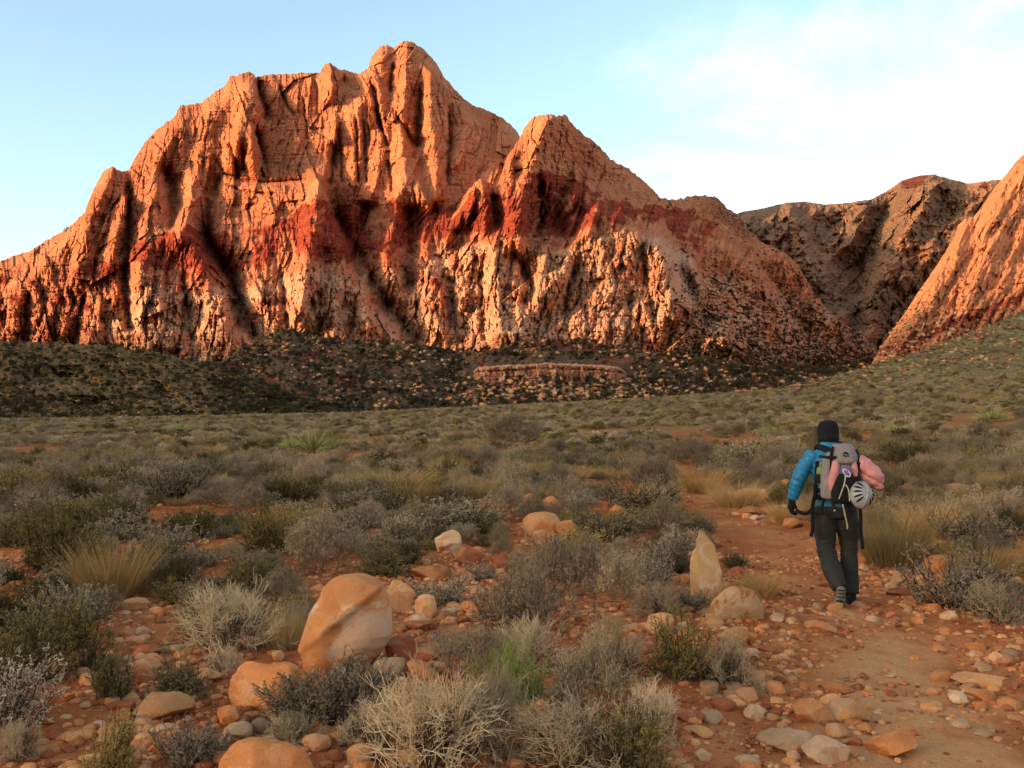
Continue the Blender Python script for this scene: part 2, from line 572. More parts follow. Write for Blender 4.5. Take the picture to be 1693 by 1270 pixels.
def cliff_noise(U, V, seed):
    wu = U + 8 * fbm(U / 60, V / 60, 3, seed) + (V - 300) * (0.10 + 0.22 * fbm(U / 130, V / 170, 2, seed + 31))
    wv = V + 7 * fbm(U / 50, V / 50, 2, seed + 11)
    a = fbm(wu / 30, V / 170, 3, seed + 1, 0.55, True)
    led = fbm(U / 90, V / 5.5 + 1.4 * fbm(U / 80, V / 80, 2, seed + 9), 3, seed + 4, 0.6, True)
    f1 = facets(wu / 30, wv / 84, seed + 12, 1.1)
    f2 = facets(wu / 14, wv / 34 + 0.1 * f1, seed + 14, 1.3)
    f3 = facets(wu / 6.5, wv / 11, seed + 16, 1.4)
    jn = vnoise(wu / 46, wv / 330, seed + 21); jn2 = vnoise(wu / 24 + 7, wv / 210, seed + 22)
    joint = np.exp(-(jn / 0.035) ** 2) + 0.6 * np.exp(-(jn2 / 0.045) ** 2)
    sv = (V + 14 * fbm(U / 120, V / 120, 2, seed + 23) - 0.05 * U) / 27
    bed = (sv - np.floor(sv)) ** 2 * (0.4 + _h(np.floor(sv), np.floor(sv) * 0 + 3, seed + 24))
    f0 = facets((U + 0.5 * V) / 62, (V - 0.35 * U) / 100, seed + 33, 1.2)
    return 14 * a + 34 * f0 + 36 * f1 + 16 * f2 + 8 * f3 + 9 * led - 14 * joint + 10 * bed * sstep(0.0, 0.45, fbm(U / 70, V / 60, 2, seed + 25))


RIBS_MAIN = [  # (polyline in photograph pixels, width, metres proud)
    ([(185, 276), (168, 330), (140, 400), (120, 470)], 17, 55), ([(160, 320), (120, 390), (70, 440), (30, 500)], 18, 40),
    ([(205, 330), (190, 400), (175, 450)], 12, 38),
    ([(290, 195), (262, 290), (240, 380), (232, 440)], 26, 52), ([(232, 440), (228, 540)], 26, 36),
    ([(320, 300), (312, 350), (295, 390)], 14, 46), ([(300, 385), (330, 430), (352, 480), (368, 540)], 28, 55), ([(262, 400), (262, 560)], 28, 30),
    ([(400, 126), (408, 190), (395, 230)], 26, 36), ([(395, 220), (382, 270)], 12, 36), ([(415, 225), (418, 275)], 9, 30),
    ([(350, 170), (330, 250)], 26, 30),
    ([(545, 105), (546, 160)], 8, 40), ([(526, 300), (520, 350), (508, 420), (495, 520)], 20, 100), ([(470, 330), (430, 400), (440, 500)], 28, 30),
    ([(600, 130), (590, 200), (585, 300)], 20, 40), ([(632, 80), (625, 140), (632, 220), (620, 320)], 15, 34),
    ([(672, 75), (668, 150), (662, 220), (672, 310)], 17, 50), ([(712, 122), (710, 190), (722, 260), (720, 320)], 16, 52),
    ([(760, 190), (766, 300)], 20, 18), ([(660, 302), (650, 370), (640, 420)], 16, 46), ([(690, 300), (700, 330)], 12, 36),
    ([(640, 420), (640, 480)], 12, 30), ([(600, 440), (610, 540)], 18, 32), ([(560, 410), (540, 480), (560, 560)], 22, 40),
    ([(700, 400), (715, 470), (725, 540)], 20, 40), ([(760, 410), (770, 500)], 18, 30), ([(90, 440), (80, 540)], 22, 30), ([(20, 470), (5, 545)], 20, 30),
    ([(160, 470), (150, 560)], 20, 26)]
GULLY_MAIN = [
    ([(214, 284), (216, 340), (206, 400), (208, 470), (214, 540)], 8, 75), ([(262, 262), (282, 300), (290, 340), (285, 372)], 11, 52),
    ([(330, 318), (336, 372), (342, 400), (372, 438), (394, 490), (420, 555)], 12, 85), ([(352, 330), (360, 300)], 9, 30),
    ([(428, 128), (432, 160), (440, 192)], 8, 45), ([(378, 232), (390, 270), (394, 290)], 5, 34), ([(402, 235), (402, 280)], 4, 28), ([(424, 205), (436, 290)], 6, 40),
    ([(552, 228), (545, 300)], 6, 44), ([(545, 312), (558, 360), (580, 400), (596, 430), (640, 500), (690, 560)], 17, 95),
    ([(612, 126), (622, 180), (632, 216)], 3.2, 24), ([(650, 100), (646, 150)], 3.5, 24), ([(646, 175), (665, 205), (684, 236)], 4, 26), ([(697, 130), (692, 200), (690, 240)], 5, 34),
    ([(690, 245), (700, 230)], 4, 20), ([(588, 180), (592, 300)], 3, 20), ([(675, 330), (680, 400), (676, 470)], 14, 60), ([(610, 330), (600, 380)], 16, 60),
    ([(560, 130), (590, 150)], 12, 30), ([(462, 440), (480, 560)], 7, 30), ([(300, 450), (318, 560)], 7, 30), ([(140, 480), (120, 570)], 8, 40), ([(50, 470), (40, 560)], 8, 45),
    ([(740, 440), (750, 560)], 8, 40), ([(462, 136), (466, 156), (474, 172), (486, 190)], 3, 22), ([(350, 256), (372, 287), (405, 298), (440, 302), (505, 297)], 3.5, 20),
    ([(362, 300), (400, 316), (450, 322)], 2.5, 14), ([(340, 362), (350, 412), (387, 456), (394, 537)], 13, 60), ([(618, 130), (626, 196), (640, 240)], 3, 26), ([(560, 200), (566, 300)], 3, 18),
    ([(600, 190), (606, 300)], 2.5, 16), ([(640, 260), (650, 320)], 3, 20), ([(735, 150), (744, 220), (740, 300)], 4, 24), ([(500, 150), (508, 230)], 2.5, 12), ([(520, 130), (526, 190)], 3, 16)]
STEPS_MAIN = [([(420, 125), (426, 160), (438, 195)], 60, 40, 38), ([(545, 105), (550, 150)], 10, 40, 30), ([(412, 205), (428, 250), (438, 290)], 60, 50, 34),
              ([(524, 296), (538, 330), (556, 370), (578, 420)], 46, 60, 66), ([(712, 120), (738, 150), (738, 230)], 30, 60, 34), ([(332, 310), (340, 390)], 40, 30, 36),
              ([(204, 290), (206, 440)], 30, 30, 34), ([(555, 200), (543, 300)], 14, 30, 30), ([(690, 300), (705, 335)], 30, 30, 30)]


def depth_main(U, V, T, vs, vf):
    prof = [(60, 2520), (120, 2440), (200, 2360), (300, 2270), (345, 2200), (395, 2080), (440, 2010), (520, 1900), (600, 1790), (660, 1740)]
    D = lerp_pts(prof, V)
    # the mountain recedes to the left
    D = D + 380 * sstep(330, -260, U) + 200 * sstep(700, 900, U) * sstep(330, 180, V)
    # round the crest away
    e = np.clip((V - vs) / 40.0, 0, 1)
    D = D + 70 * (1 - e) ** 2
    rt = lerp_pts(RED_TOP, U) + 4 * fbm(U / 20, V * 0 + 1.0, 3, 21); rb = lerp_pts(RED_BOT, U) + 8 * fbm(U / 14, V * 0 + 2.0, 3, 22)
    upper = sstep(25, -15, V - rt)
    lower = sstep(-10, 45, V - rb)
    p = cliff_noise(U, V, 100) * (0.50 + 0.06 * (1 - lower) + 0.25 * sstep(330, 200, U))
    wu = 4 * fbm(U / 14, V / 18, 3, 31)
    for poly, wd, am in RIBS_MAIN: p = p + rib(U + wu, V, poly, wd, 1.5 * am)
    for poly, wd, am in GULLY_MAIN: p = p - rib(U + wu, V, poly, wd, 1.8 * am, True)
    for poly, wl, wr, am in STEPS_MAIN: p = p + step(U + wu, V, poly, wl, wr, 2.1 * am)
    # pale fins and knobs below the red band
    fm = fbm(U / 40, V / 40, 2, 58)
    d1, c1 = domes(U, V, 26, 84, 51, 0.12); d2, c2 = domes(U, V, 9, 21, 52, -0.1); d3, c3 = domes(U, V, 5, 8, 53)
    p = p + 0.66 * lower * (58 * d1 + 30 * d2 * sstep(-0.1, 0.4, fm) + 8 * d3 * sstep(0.1, -0.3, fm) + 12 * c1 + 10 * c2 + 30 * facets((U + 0.15 * V + 6 * fm) / 13, V / 44, 57, 1.3) + 9 * facets(U / 6 + fm, V / 13, 59, 1.4))
    p = p + (1 - upper) * (1 - lower) * (26 * fbm((U + 0.15 * V) / 20, V / 80, 3, 35, 0.55, True))
    # shelf under the upper wall, left of centre
    p = p + 42 * np.exp(-((V - 318) / 22.0) ** 2) * sstep(330, 380, U) * sstep(540, 490, U)
    D = D - p
    return D, (rt, rb, upper, lower, d1, c1, c2)


def a_red(U, V, T, ex):
    rt, rb, up, lo = ex[:4]
    r = sstep(-4, 5, V - rt - 20 * fbm(U / 34, V / 80, 3, 59)) * sstep(16, -12, V - rb - 22 * fbm(U / 13, V / 30, 3, 60)) * (0.26 + 0.35 * fbm(U / 20, V / 16, 3, 65) + 0.55 * fbm(U / 50, V / 60, 2, 67) + lerp_pts([(-320, 0.2), (60, 0.22), (200, 0.4), (250, 0.55), (330, 0.5), (380, 0.18), (460, 0.25), (500, 0.5), (560, 0.5), (620, 0.3), (700, 0.4), (990, 0.4)], U))
    sp = sstep(0.10, 0.5, fbm(U / 34, V / 40, 3, 61) + 0.08) * sstep(-40, 60, V - rb) * 0.85
    up_r = 0.42 * sstep(0.0, 0.5, fbm(U / 70, V / 22, 3, 62)) * sstep(130, 240, V) * (V < rt)
    foot_r = 0.8 * sstep(560, 575, V) * sstep(0.0, 0.3, fbm(U / 60, V / 30, 2, 63))
    return np.clip(r + sp + up_r + foot_r, 0, 1)


def a_pale(U, V, T, ex):
    return ex[3] * (0.58 + 0.5 * fbm(U / 50, V / 40, 3, 64)) * (1 - 0.5 * sstep(250, 60, U))


def a_veg(U, V, T, ex):
    lo = ex[3]
    v = 0.04 + 0.07 * lo + 0.14 * lo * (1 - ex[6]) + 0.25 * sstep(530, 600, V)
    v = v + 0.2 * np.exp(-((V - 330) / 14.0) ** 2) * sstep(330, 380, U) * sstep(540, 490, U) + 0.16 * sstep(230, 120, U)
    for poly, wd, am in GULLY_MAIN:
        if am > 50: v = v + rib(U, V, poly, wd * 1.1, 0.20)
    return v


mountain, MAIN = massif("mountain", -320, 990, 940, 390, SKY_MAIN, FOOT_MAIN, depth_main, {"red": a_red, "pale": a_pale, "veg": a_veg}, m_rock, 4.6, 2300, 3, HIGH_BACK)
tag(mountain, "great orange sandstone mountain with a red band and double summit", "mountain", kind="structure")

# ---------------------------------------------------------------- second peak and its long right shoulder, standing in front
SKY_2 = [(560, 640), (640, 560), (690, 470), (712, 410), (738, 372), (770, 318), (792, 296), (806, 300), (822, 306), (836, 262), (852, 238), (868, 208), (884, 192), (900, 190), (912, 186),
         (922, 192), (934, 188), (946, 206), (962, 219), (990, 243), (1010, 262), (1040, 280), (1070, 304), (1092, 325), (1112, 330), (1140, 326), (1165, 324), (1188, 330), (1204, 344), (1222, 356),
         (1240, 380), (1262, 402), (1296, 418), (1320, 440), (1345, 480), (1372, 520), (1410, 545), (1444, 568), (1462, 600), (1500, 660)]
FOOT_2 = [(560, 660), (800, 660), (1500, 670)]
RT2 = [(560, 330), (700, 345), (745, 365), (775, 322), (800, 314), (835, 305), (862, 296), (900, 278), (930, 292), (965, 300), (1000, 325), (1060, 345), (1092, 340), (1140, 345), (1230, 385), (1500, 420)]
RB2 = [(560, 400), (720, 392), (800, 388), (850, 392), (940, 396), (985, 375), (1040, 368), (1090, 372), (1150, 420), (1230, 450), (1300, 470), (1500, 520)]
RIBS_2 = [([(792, 298), (775, 345), (742, 388)], 12, 60), ([(800, 310), (800, 380)], 10, 40), ([(905, 195), (885, 250), (866, 310), (850, 390)], 22, 95), ([(848, 250), (838, 310), (842, 340)], 10, 46),
          ([(952, 285), (950, 320), (940, 350)], 6, 40), ([(972, 292), (970, 340)], 7, 40), ([(1000, 315), (985, 350), (970, 385)], 9, 45), ([(1030, 330), (1020, 360)], 8, 34),
          ([(1000, 372), (960, 410), (910, 460), (880, 510), (850, 560)], 34, 48), ([(1040, 368), (1020, 440), (1000, 540)], 44, 50), ([(1085, 370), (1095, 430), (1110, 520)], 30, 60),
          ([(905, 400), (900, 440)], 12, 34), ([(860, 405), (850, 470)], 14, 36), ([(815, 400), (820, 470), (830, 550)], 16, 50), ([(780, 410), (770, 480)], 14, 36), ([(735, 400), (720, 480), (730, 560)], 16, 46),
          ([(1140, 430), (1155, 470), (1160, 500)], 7, 44), ([(1170, 500), (1195, 560)], 20, 30), ([(1300, 420), (1345, 480), (1380, 540)], 20, 40), ([(1160, 326), (1190, 400), (1260, 470)], 26, 40)]
GUL_2 = [([(892, 285), (896, 340), (890, 385)], 9, 60), ([(815, 318), (822, 370)], 8, 52), ([(935, 300), (925, 380)], 12, 40), ([(840, 400), (880, 470), (868, 500)], 9, 44), ([(690, 440), (700, 540)], 10, 60),
         ([(795, 430), (800, 560)], 7, 40), ([(1062, 375), (1066, 440), (1080, 520)], 6, 30), ([(1120, 380), (1130, 450), (1180, 530)], 16, 60), ([(1230, 400), (1290, 480), (1340, 560)], 14, 44),
         ([(1100, 335), (1110, 380)], 10, 40), ([(955, 430), (930, 520)], 6, 30), ([(752, 420), (762, 560)], 7, 40)]


def depth_2(U, V, T, vs, vf):
    prof = [(180, 2230), (260, 2160), (320, 2090), (390, 1985), (440, 1920), (520, 1810), (600, 1700), (680, 1620)]
    D = lerp_pts(prof, V)
    D = D + 300 * sstep(850, 640, U)           # runs back into the main wall on the left
    ridge = lerp_pts([(180, 905), (300, 902), (370, 1000), (430, 1095), (500, 1140), (600, 1200)], V)
    D = D + np.maximum(U - ridge, 0) * 2.6 * sstep(0, 60, U - ridge)       # right flank turns away from the light
    e = np.clip((V - vs) / 26.0, 0, 1)
    D = D + 55 * (1 - e) ** 2
    rt = lerp_pts(RT2, U) + 4 * fbm(U / 20, V * 0 + 1.0, 3, 121); rb = lerp_pts(RB2, U) + 8 * fbm(U / 14, V * 0 + 2.0, 3, 122)
    upper = sstep(25, -15, V - rt); lower = sstep(-8, 30, V - rb)
    p = cliff_noise(U, V, 200) * (0.55 + 0.1 * upper) + 20 * upper * fbm((U - 0.6 * V) / 16, (V + 0.4 * U) / 22, 4, 205, 0.6, True)
    wu = 4 * fbm(U / 14, V / 18, 3, 131)
    for poly, wd, am in RIBS_2: p = p + rib(U + wu, V, poly, wd, 1.75 * am)
    for poly, wd, am in GUL_2: p = p - rib(U + wu, V, poly, wd, 1.8 * am, True)
    p = p + step(U + 2 * fbm(U / 9, V / 9, 2, 134), V, [(905, 275), (900, 330), (888, 388)], 24, 50, 46)
    p = p + step(U + 2 * fbm(U / 9, V / 9, 2, 135), V, [(802, 300), (812, 340), (818, 380)], 24, 30, 40)
    flank = sstep(1080, 1200, U + 0.3 * (V - 450))
    fm = fbm(U / 40, V / 40, 2, 158)
    d1, c1 = domes(U, V, 23, 66, 151, 0.12); d2, c2 = domes(U, V, 8, 17, 152, -0.15); d3, c3 = domes(U, V, 5, 7, 153)
    e1, g1 = domes(U + 1.2 * V, V - 0.5 * U, 40, 11, 154); e2, g2 = domes(U + V, V - 0.5 * U, 18, 6, 155)
    p = p + 0.66 * lower * ((1 - flank) * (54 * d1 + 28 * d2 * sstep(-0.1, 0.4, fm) + 8 * d3 * sstep(0.1, -0.3, fm) + 12 * c1 + 10 * c2 + 30 * facets((U + 0.2 * V + 6 * fm) / 13, V / 42, 157, 1.3) + 9 * facets(U / 6 + fm, V / 12, 159, 1.4)) + flank * (18 * e1 + 10 * e2 + 30 * facets((U + V) / 34, (V - 0.55 * U) / 12, 166, 1.2) + 14 * facets((U + V) / 13, (V - 0.5 * U) / 6, 167, 1.3)))
    p = p + (1 - upper) * (1 - lower) * 52 * fbm((U + 0.35 * V) / 22, V / 90, 3, 136, 0.55, True)
    return D - p, (rt, rb, upper, lower, d1, c1, c2, flank)


def a_red2(U, V, T, ex):
    rt, rb = ex[:2]
    r = sstep(-4, 5, V - rt - 14 * fbm(U / 17, V / 60, 3, 159)) * sstep(10, -8, V - rb - 18 * fbm(U / 13, V / 30, 3, 160)) * (0.66 + 0.4 * fbm(U / 16, V / 14, 3, 165) + 0.4 * fbm(U / 44, V / 50, 2, 168))
    sp = sstep(0.12, 0.5, fbm(U / 26, V / 40, 3, 161)) * sstep(-30, 40, V - rb) * 0.8 * sstep(760, 700, U) + sstep(0.1, 0.5, fbm(U / 26, V / 50, 3, 163)) * 0.6 * sstep(0, 50, V - rb) * (1 - ex[7])
    foot_r = 0.8 * sstep(560, 575, V) * sstep(-0.1, 0.3, fbm(U / 60, V / 30, 2, 162))
    return np.clip(r * (1 - 0.55 * ex[7]) + sp + foot_r, 0, 1)


def a_pale2(U, V, T, ex):
    return ex[3] * (0.68 + 0.5 * fbm(U / 50, V / 40, 3, 164)) + 0.25 * ex[2] * sstep(930, 1000, U)


def a_veg2(U, V, T, ex):
    v = 0.06 + 0.06 * ex[3] + 0.12 * ex[3] * (1 - ex[6]) + 0.20 * ex[7] + 0.2 * sstep(540, 610, V) + 0.22 * sstep(925, 990, U) * ex[2] + 0.12 * sstep(1050, 1150, U)
    for poly, wd, am in GUL_2:
        if am > 50: v = v + rib(U, V, poly, wd, 0.12)
    return v


peak, PEAK2 = massif("mountain", 560, 1500, 720, 360, SKY_2, FOOT_2, depth_2, {"red": a_red2, "pale": a_pale2, "veg": a_veg2}, m_rock, 6.0, 800, 9)
tag(peak, "lower craggy peak with dark red fins, right of the main summit", "mountain", kind="structure")

# ---------------------------------------------------------------- canyon head far behind, on the right
SKY_3 = [(1050, 420), (1150, 372), (1222, 352), (1262, 345), (1300, 336), (1330, 333), (1362, 338), (1400, 336), (1440, 330), (1462, 318), (1490, 300), (1520, 290), (1545, 288), (1570, 296), (1600, 303), (1640, 299), (1700, 290), (1800, 280)]


def depth_3(U, V, T, vs, vf):
    D = lerp_pts([(280, 3350), (360, 3220), (450, 3040), (560, 2850), (660, 2750)], V)
    p = 40 * facets((U + 0.5 * V) / 26, V / 34, 306, 1.2) + 16 * facets(U / 9, V / 10, 307, 1.3) + 110 * fbm((U + 0.5 * V) / 90, V / 130, 4, 301, 0.55, True) + 46 * fbm(U / 22, V / 24, 4, 302, 0.6, True)
    for poly, wd, am in (([(1300, 340), (1330, 420), (1380, 500), (1400, 560)], 34, 220), ([(1545, 300), (1500, 380), (1450, 470), (1420, 560)], 36, 260), ([(1640, 310), (1560, 400), (1500, 470)], 30, 160),
                         ([(1240, 370), (1300, 470), (1360, 560)], 40, 220), ([(1430, 340), (1410, 400)], 26, 120)):
        p = p + rib(U + 8 * fbm(U / 30, V / 30, 2, 303), V, poly, wd, am)
    p = p - rib(U, V, [(1470, 330), (1420, 440), (1410, 560)], 22, 200)
    d1, c1 = domes(U, V, 26, 30, 304); p = p + 34 * d1
    e = np.clip((V - vs) / 20.0, 0, 1)
    return D + 160 * (1 - e) ** 2 - p, ()


canyon, _ = massif("mountain", 1050, 1800, 420, 230, SKY_3, [(1050, 660), (1800, 660)], depth_3,
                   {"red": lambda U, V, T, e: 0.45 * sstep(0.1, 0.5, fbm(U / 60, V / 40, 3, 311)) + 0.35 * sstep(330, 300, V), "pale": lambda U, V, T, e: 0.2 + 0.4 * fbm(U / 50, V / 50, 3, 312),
                    "veg": lambda U, V, T, e: 0.26 + 0.22 * fbm(U / 30, V / 30, 3, 313)}, m_far, 2.0, 1500, 5)
tag(canyon, "distant grey ridge closing the canyon, sunlit only along its crest", "mountain", kind="structure")

# ---------------------------------------------------------------- right-hand sandstone slope
SKY_4 = [(1425, 640), (1446, 590), (1462, 566), (1480, 540), (1500, 512), (1516, 486), (1532, 462), (1548, 440), (1562, 418), (1578, 392), (1584, 372), (1594, 362), (1610, 358), (1622, 344), (1636, 322), (1648, 306), (1664, 288), (1680, 268), (1700, 248), (1760, 200), (1860, 150)]


def depth_4(U, V, T, vs, vf):
    D = lerp_pts([(140, 2000), (260, 1720), (400, 1480), (520, 1280), (620, 1140)], V)
    p = 34 * fbm((U + 0.55 * V) / 34, (V - 0.4 * U) / 150, 4, 401, 0.55, True) + 11 * facets((U + 0.5 * V) / 17, (V - 0.4 * U) / 44, 405, 1.2) + 5 * facets(U / 7, V / 13, 406, 1.4)
    lo = sstep(0.35, 0.7, T)
    d1, c1 = domes(U + 0.3 * V, V, 16, 30, 403); d2, c2 = domes(U, V, 8, 12, 404)
    p = p + (0.35 + 0.65 * lo) * (30 * d1 + 15 * d2)
    for poly, wd, am in (([(1594, 365), (1560, 440), (1500, 540)], 16, 40), ([(1660, 300), (1640, 400), (1600, 500)], 18, 34)):
        p = p + rib(U, V, poly, wd, am)
    e = np.clip((V - vs) / 50.0, 0, 1)
    return D + 150 * (1 - e) ** 2 - p, ()


def a_red4(U, V, T, e):
    line = lerp_pts([(1425, 590), (1480, 576), (1520, 565), (1570, 535), (1620, 520), (1693, 490), (1860, 430)], U)
    return 0.9 * np.exp(-((V - line) / 9.0) ** 2) + 0.3 * sstep(0.2, 0.5, fbm(U / 30, V / 30, 3, 411))


slope, SL4 = massif("mountain", 1425, 1860, 420, 300, SKY_4, [(1425, 645), (1500, 640), (1860, 640)], depth_4,
                    {"red": a_red4, "pale": lambda U, V, T, e: 0.3 * sstep(0.4, 0.8, T), "veg": lambda U, V, T, e: 0.02 + 0.30 * sstep(0.35, 0.75, T) + 0.15 * fbm(U / 24, V / 24, 2, 412)}, m_slope, 2.2, 500, 13)
tag(slope, "steep glowing orange sandstone slope at the right edge", "mountain", kind="structure")

# ---------------------------------------------------------------- talus foot, left scrub hill, right grassy slope
SKY_T = [(-320, 600), (200, 600), (330, 602), (368, 598), (400, 574), (440, 556), (478, 543), (520, 556), (600, 566), (660, 562), (740, 578), (800, 582), (850, 566), (950, 562), (1050, 578), (1150, 592), (1250, 604), (1350, 606), (1450, 602), (1560, 640)]


def depth_t(U, V, T, vs, vf):
    D = lerp_pts([(540, 1660), (600, 1480), (650, 1280), (690, 1100), (720, 1000)], V)
    p = 36 * fbm(U / 80, V / 45, 3, 501, 0.5, True) + 14 * fbm(U / 16, V / 10, 4, 502, 0.55, True)
    for poly, wd, am in (([(478, 545), (470, 600), (500, 670)], 40, 60), ([(560, 610), (540, 660)], 30, 40), ([(700, 620), (690, 660)], 14, 40), ([(900, 570), (900, 650)], 90, 70), ([(1080, 590), (1100, 650)], 50, 30)):
        p = p + rib(U, V, poly, wd, am)
    p = p - rib(U, V, [(760, 580), (745, 620), (730, 670)], 22, 70)
    d2, c2 = domes(U, V, 7, 5, 503)
    p = p + 7 * d2
    # rock ledge in the middle of the talus
    lv = lerp_pts([(780, 606), (850, 603), (900, 600), (1030, 606)], U) + 4 * fbm(U / 18, V * 0, 3, 507)
    led = 0.0 * sstep(775, 800, U) * sstep(1040, 1015, U) * (0.6 + 0.4 * sstep(-0.2, 0.2, fbm(U / 14, V * 0, 2, 505)))
    p = p + 26 * led * (0.6 + 0.6 * facets(U / 11, V / 40, 508, 0.6)) * sstep(lv - 2.0, lv + 1.0, V) * sstep(lv + 30, lv + 14, V)
    f1, f2, cid = worley(U / 9, V / 16, 506)
    p = p + 9 * led * np.sqrt(np.clip(1 - f1 * f1, 0, 1)) * np.exp(-((V - lv - 8) / 8.0) ** 2)
    return D - p, (lv, led)


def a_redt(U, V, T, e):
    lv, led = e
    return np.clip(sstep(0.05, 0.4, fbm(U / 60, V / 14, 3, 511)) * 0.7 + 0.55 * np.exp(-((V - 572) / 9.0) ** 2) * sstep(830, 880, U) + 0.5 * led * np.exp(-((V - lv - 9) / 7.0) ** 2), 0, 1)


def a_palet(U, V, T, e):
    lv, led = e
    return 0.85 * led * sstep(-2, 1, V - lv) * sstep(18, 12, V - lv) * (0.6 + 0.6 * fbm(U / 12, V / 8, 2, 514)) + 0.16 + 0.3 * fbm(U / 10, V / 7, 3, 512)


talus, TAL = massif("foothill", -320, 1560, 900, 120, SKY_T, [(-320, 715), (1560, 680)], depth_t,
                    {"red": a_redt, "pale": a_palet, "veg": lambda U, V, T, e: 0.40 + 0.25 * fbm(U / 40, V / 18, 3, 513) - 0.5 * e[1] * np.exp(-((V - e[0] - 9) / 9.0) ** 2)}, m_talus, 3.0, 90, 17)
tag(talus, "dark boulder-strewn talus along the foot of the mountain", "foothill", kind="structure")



def depth_l(U, V, T, vs, vf):
    wv = 2.0 * fbm(U / 9, V / 9, 2, 521)
    col = facets(U / 10 + 0.2 * wv, V / 60, 522, 0.9)
    brk = np.exp(-((T - 0.18 - 0.03 * wv) / 0.03) ** 2)
    return 1302 + 45 * (1 - sstep(0, 0.05, T)) - 12 * col + 6 * brk + 26 * sstep(810, 785, U) + 26 * sstep(1010, 1032, U) - 4 * facets(U / 4, V / 5, 523, 1.2), ()


ledge, _ = massif("rock_ledge", 783, 1036, 240, 60, [(783, 614), (790, 607), (820, 604), (850, 604), (900, 600), (940, 601), (985, 603), (1020, 606), (1030, 611), (1036, 617)], [(783, 652), (1036, 652)], depth_l,
                  {"red": lambda U, V, T, e: 0.25 + 0.35 * fbm(U / 20, V / 8, 2, 524) + 0.3 * np.exp(-((T - 0.2) / 0.04) ** 2), "pale": lambda U, V, T, e: 0.55 + 0.3 * fbm(U / 14, V / 6, 2, 525), "veg": lambda U, V, T, e: 0.05 + 0.0 * U}, m_rock, 2.2, 120, 27)
tag(ledge, "long pale red rock ledge across the middle of the talus", "rock ledge", kind="structure")

SKY_H = [(-420, 540), (-100, 556), (0, 563), (100, 567), (180, 572), (240, 578), (300, 590), (360, 606), (420, 628), (480, 652), (540, 670), (620, 684), (700, 692)]


def depth_h(U, V, T, vs, vf):
    D = lerp_pts([(540, 950), (600, 830), (650, 700), (700, 560)], V) + 0.25 * np.maximum(U, 0)
    p = 44 * fbm((U - V) / 70, V / 50, 4, 601, 0.55, True) + 7 * facets(U / 8, V / 6, 602, 1.2)
    e = np.clip((V - vs) / 16.0, 0, 1)
    return D + 40 * (1 - e) ** 2 - p, ()


hill, HIL = massif("hill", -420, 700, 420, 110, SKY_H, [(-420, 712), (700, 704)], depth_h,
                   {"red": lambda U, V, T, e: 0.3 + 0.35 * fbm(U / 60, V / 30, 3, 611), "pale": lambda U, V, T, e: 0.25 + 0.4 * fbm(U / 40, V / 30, 3, 612), "veg": lambda U, V, T, e: 0.16 + 0.3 * fbm(U / 50, V / 25, 3, 613)}, m_hill, 5.0, 250, 19)
tag(hill, "low rounded olive-brown scrub hill in shade on the left", "hill", kind="structure")

SKY_G = [(1180, 660), (1250, 648), (1300, 641), (1340, 630), (1380, 621), (1420, 610), (1446, 600), (1500, 588), (1560, 566), (1620, 545), (1693, 515), (1800, 480), (1960, 440)]


def depth_g(U, V, T, vs, vf):
    D = lerp_pts([(430, 900), (520, 780), (600, 620), (650, 440), (680, 330)], V)
    p = 16 * fbm(U / 90, V / 30, 3, 701) + 3 * fbm(U / 9, V / 5, 3, 702)
    return D - p, ()


def a_redg(U, V, T, e):
    return 0.9 * np.exp(-((V - lerp_pts([(1440, 603), (1560, 570), (1693, 540), (1960, 470)], U)) / 8.0) ** 2) * sstep(-0.2, 0.25, fbm(U / 40, V / 12, 3, 711)) + 0.25 * sstep(0.2, 0.5, fbm(U / 30, V / 6, 3, 712))


green, GRN = massif("hillside", 1180, 1960, 460, 150, SKY_G, [(1180, 690), (1300, 672), (1693, 668), (1960, 660)], depth_g,
                    {"red": a_redg, "pale": lambda U, V, T, e: 0.32 * sstep(0.6, 0.1, T) + 0.45 * fbm(U / 20, V / 8, 3, 713), "veg": lambda U, V, T, e: 0.22 + 0.25 * fbm(U / 30, V / 12, 3, 714)}, m_green, 1.6, 120, 23)
tag(green, "gentle olive-green slope rising to the right of the trail", "hillside", kind="structure")

# ---------------------------------------------------------------- unseen range added behind the viewer to hold the plain in shade
ax = np.array([SUN_TO.x, SUN_TO.y]); ax /= np.linalg.norm(ax)
pr = np.array([-ax[1], ax[0]])      # along the range
S_ = np.linspace(-20000, 20000, 700); K_ = np.linspace(0, 1, 26)
SS, KK = np.meshgrid(S_, K_)
s_cam = 0.0
TANE = math.tan(SUN_EL)
# crest heights (metres) along the range: points of the far slopes where the sunlight begins
def crest_for(u, v, d):
    a, b = ray(u, v)
    q = np.array([float(a) * d, d])
    return float(q @ pr), CAMZ + float(b) * d + (9000 - float(q @ ax)) * TANE


CREST = sorted([crest_for(-300, 560, 1900), crest_for(60, 566, 1830), crest_for(300, 582, 1760), crest_for(480, 560, 1720), crest_for(700, 575, 1690), crest_for(1000, 600, 1600),
                crest_for(1250, 610, 1600), crest_for(1600, 535, 1250), crest_for(1860, 480, 1200)])
CREST = [(-20000, 700), (CREST[0][0] - 2500, 1250), (CREST[0][0] - 600, CREST[0][1])] + CREST + [(CREST[-1][0] + 900, 1560), (5000, 1300), (20000, 700)]
print("CREST", [(round(a), round(b)) for a, b in CREST])
crest = lerp_pts(CREST, SS)
crest = crest * 1.0 + 26 * fbm(SS / 420, SS * 0, 4, 801)
prof = np.sin(KK * np.pi) ** 1.3
off = 9000 + (KK - 0.5) * 5200 + 120 * fbm(SS / 300, KK * 5, 3, 802)
hz = crest * prof + 30 * fbm(SS / 180, KK * 9, 4, 803) * prof - 6
